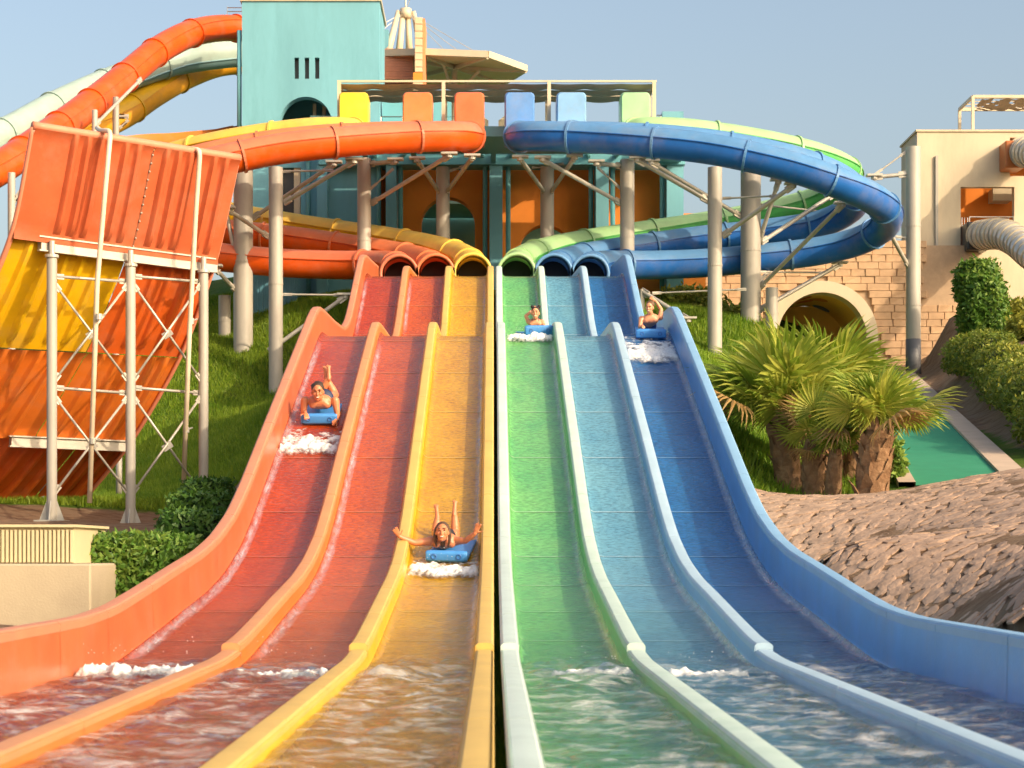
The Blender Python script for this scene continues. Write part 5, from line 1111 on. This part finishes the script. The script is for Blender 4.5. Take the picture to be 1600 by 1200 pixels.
def person(label, x, d, s, head, tiltx, yaw, arms, legs, skin, hairc, hairstyle, suit, chest, pelvis, tilt=0, turn=0, hs=1.0):
    t = thing('person', label, 'person', (0, 0, 0)); mb = MB(); V3 = Vector
    ch, pv, hd = V3(chest), V3(pelvis), V3(head); mid = ch.lerp(pv, .5)
    for p, r in ((ch, (.185, .12, .115)), (ch.lerp(pv, .3), (.165, .13, .105)), (mid, (.13, .13, .095)), (pv, (.15, .13, .105))): mb.ell(p, [q * s for q in r], 14, 10)
    hm = Euler((tiltx, 0, yaw)).to_matrix(); H = lambda a, b_, c: hd + hm @ V3((a, b_, c)) * s * hs
    neck0 = ch + V3((0, -.03, .07)) * s; limb(mb, [(ch + V3((0, -.02, .03)) * s, .075 * s), (neck0, .058 * s), (H(0, .02, -.07), .052 * s)])
    for sg in (-1, 1): limb(mb, [(ch + V3((sg * .05, -.05, .0)) * s, .07 * s), (ch + V3((sg * .10, -.06, -.03)) * s, .062 * s)])
    mb.ell(H(0, .012, .02), [q * s * hs for q in (.078, .096, .100)], 16, 12, M=hm); mb.ell(H(0, -.022, -.055), [q * s * hs for q in (.058, .066, .066)], 14, 10, M=hm)
    mb.ell(H(0, -.055, -.098), [q * s * hs for q in (.026, .024, .020)], 10, 8, M=hm)
    limb(mb, [(H(0, -.083, .012), .010 * s * hs), (H(0, -.106, -.028), .015 * s * hs)], 8); mb.ell(H(0, -.085, -.066), [q * s * hs for q in (.030, .014, .011)], 10, 6, M=hm)
    for sg in (-1, 1):
        mb.ell(H(sg * .079, .012, -.012), [q * s * hs for q in (.012, .020, .032)], 8, 6, M=hm); mb.ell(H(sg * .036, -.066, -.022), [q * s * hs for q in (.026, .020, .022)], 8, 6, M=hm)
        mb.ell(H(sg * .032, -.080, .036), [q * s * hs for q in (.026, .012, .009)], 8, 6, M=hm)
    for ar_ in arms:
        sh, el, wr, hdv, nrm, th, curl = ar_; limb(mb, [(V3(sh), .064 * s), (V3(sh).lerp(V3(el), .45), .052 * s), (V3(el), .040 * s), (V3(el).lerp(V3(wr), .35), .041 * s), (V3(wr), .028 * s)]); hand(mb, wr, hdv, nrm, th, s, curl)
    for hip, kn, an, toe, nrm in legs:
        limb(mb, [(V3(hip), .095 * s), (V3(hip).lerp(V3(kn), .5), .082 * s), (V3(kn), .060 * s), (V3(kn).lerp(V3(an), .35), .062 * s), (V3(an), .038 * s)]); foot(mb, an, toe, nrm, s)
    bodyo = remeshed(mb, 'body', skin, t, .0075)
    for sg in (-1, 1):
        e = MB(); e.ell(H(sg * .031, -.083, .014), [q * s * hs for q in (.013, .008, .006)], 8, 6, M=hm); e.build('eye', M_eye, bodyo, True)
        e = MB(); e.ell(H(sg * .033, -.090, .040), [q * s * hs for q in (.022, .006, .005)], 8, 6, M=hm); e.build('eyebrow', hairc, bodyo, True)
    e = MB(); e.ell(H(0, -.094, -.064), [q * s * hs for q in (.019, .007, .005)], 10, 6, M=hm); e.build('teeth', M_white, bodyo, True)
    hb = MB(); hb.ell(H(0, .034, .048), [q * s * hs for q in (.089, .098, .088)], 20, 14, M=hm)
    if hairstyle == 'short':
        for k in range(46):
            a = random.uniform(0, 2 * math.pi); e = random.uniform(.2, 1.5); v = V3((math.cos(a) * math.cos(e), math.sin(a) * math.cos(e) * .9 + .2, math.sin(e)))
            if v.y < -.45 and v.z < .5: continue
            c = V3((0, .03, .045)) + V3((v.x * .083, v.y * .092, v.z * .082)); hb.ell(H(*c), [q * s * hs for q in (.022, .022, .018)], 6, 5, M=hm)
    elif hairstyle == 'long':
        for sg in (-1, 1): limb(hb, [(H(sg * .07, .02, .05), .030 * s), (H(sg * .092, .03, -.03), .026 * s), (H(sg * .088, .05, -.11), .022 * s), (H(sg * .07, .07, -.17), .014 * s)], 8)
        limb(hb, [(H(0, .09, .03), .06 * s), (H(0, .11, -.07), .05 * s), (H(0, .13, -.16), .03 * s)], 8)
    elif hairstyle == 'buns':
        for sg in (-1, 1): hb.ell(H(sg * .068, .03, .135), [q * s * hs for q in (.036, .036, .034)], 10, 8, M=hm)
    remeshed(hb, 'hair', hairc, t, .009)
    if suit:
        sb = MB()
        if suit[0] == 'suit':
            sb.tube([ch + V3((0, .07, -.03)) * s, ch.lerp(pv, .3), mid, pv, pv + V3((0, .06, 0)) * s], [.10 * s, .13 * s, .125 * s, .15 * s, .12 * s], 16)
            for sg in (-1, 1): sb.tube([ch + V3((sg * .075, -.105, -.03)) * s, ch + V3((sg * .08, -.075, .075)) * s, ch + V3((sg * .085, .03, .11)) * s, ch + V3((sg * .08, .10, .06)) * s], .013 * s, 8)
        else: sb.tube([mid.lerp(pv, .6), pv, pv + V3((0, .12, -.01)) * s], [.145 * s, .165 * s, .15 * s], 16)
        sb.build('swimsuit', mat('swim ' + suit[1], suit[2], .6), t, True)
    place(t, x, d, tilt, turn); return t
def H_(c): return mat('hair %.3f' % c[0], c, .5, .25, 30, .5, 120)
D_ = -1
# man on the red lane
ride_mat('bright blue ride mat under the man on the red lane', -2.60, 28.6, .53, hfront=.165)
person('person lying prone on a blue mat on the red lane, feet crossed up behind', -2.60, 28.6, 1.0, (-.015, -.20, .475), -.12, .05,
    [((-.225, -.05, .30), (-.245, -.12, .12), (-.20, -.27, .17), (.25, -1, -.1), (0, .2, 1), 1, .5), ((.225, -.05, .30), (.262, -.12, .10), (.255, -.27, .08), (-.1, -1, -.2), (1, 0, .2), -1, .5)],
    [((-.09, .62, .16), (-.10, 1.02, .10), (.05, 1.02, .38), (-.05, .35, .9), (0, -1, .3)), ((.09, .62, .16), (.14, 1.00, .10), (.00, 1.08, .35), (-.1, .35, .9), (0, -1, .3))],
    SK_tan, H_((.045, .025, .012)), 'short', ('trunks', 'navy', (.02, .03, .08)), (0, -.03, .28), (0, .52, .16), hs=1.08)
# girl on the yellow lane
ride_mat('blue ride mat under the person with spread arms on the yellow lane', -.55, 22.75, .49, turn=-.10, hfront=.14)
person('person with both arms flung wide on a blue mat on the yellow lane', -.56, 22.75, .88, (-.07, -.16, .335), -.30, -.05,
    [((-.20, -.03, .20), (-.40, -.10, .19), (-.57, -.16, .28), (-.45, -.35, .85), (.2, -1, -.1), 1, -.05), ((.09, -.03, .20), (.20, -.12, .22), (.315, -.20, .33), (.35, -.2, .9), (-.1, -1, 0), 1, -.05)],
    [((-.12, .52, .13), (-.18, .90, .08), (-.16, .98, .27), (-.1, .45, .8), (0, -1, .3)), ((.03, .52, .13), (.06, .88, .08), (.05, .95, .33), (.05, .45, .8), (0, -1, .3))],
    SK_tan, H_((.09, .045, .02)), 'long', ('suit', 'black', (.015, .015, .02)), (-.055, 0, .20), (-.05, .45, .13), hs=1.08)
# small girl on the green lane
ride_mat('tilted blue ride mat of the small child on the green lane', .74, 34.35, .52, .10, .16, .20)
person('small child with two hair buns and a raised arm on the green lane', .72, 34.4, .72, (.0, -.10, .40), -.05, -.12,
    [((-.12, .02, .25), (-.17, .05, .36), (-.06, .10, .46), (.6, .1, .6), (0, -1, .3), -1, .2), ((.12, .0, .25), (.16, -.10, .16), (.14, -.22, .17), (0, -1, 0), (0, 0, 1), 1, .5)],
    [((-.06, .42, .12), (-.09, .72, .09), (-.09, .98, .10), (0, 1, -.2), (0, .2, 1)), ((.06, .42, .12), (.09, .72, .09), (.09, .98, .10), (0, 1, -.2), (0, .2, 1))],
    SK_lt, H_((.02, .012, .01)), 'buns', ('suit', 'red', (.42, .06, .09)), (0, 0, .23), (0, .36, .12), hs=1.25)
# boy on the dark blue lane
ride_mat('blue ride mat under the bare chested child on the dark blue lane', 2.73, 33.75, .52, .06, -.05, .17)
person('bare chested child propped up with one arm behind the head on the dark blue lane', 2.735, 33.8, .82, (-.03, -.08, .50), .0, -.35,
    [((-.165, -.01, .30), (-.20, -.10, .16), (-.16, -.20, .19), (.1, -1, 0), (0, 0, 1), 1, .5), ((.165, .0, .32), (.19, .10, .45), (.09, .08, .60), (-.7, -.1, .5), (0, -1, .2), -1, .3)],
    [((-.07, .48, .14), (-.09, .84, .09), (-.09, 1.12, .12), (0, 1, -.2), (0, .2, 1)), ((.07, .48, .14), (.09, .84, .09), (.09, 1.12, .12), (0, 1, -.2), (0, .2, 1))],
    SK_lt, H_((.13, .07, .03)), 'short', ('trunks', 'blue', (.03, .08, .25)), (0, .0, .30), (0, .40, .14), hs=1.05)
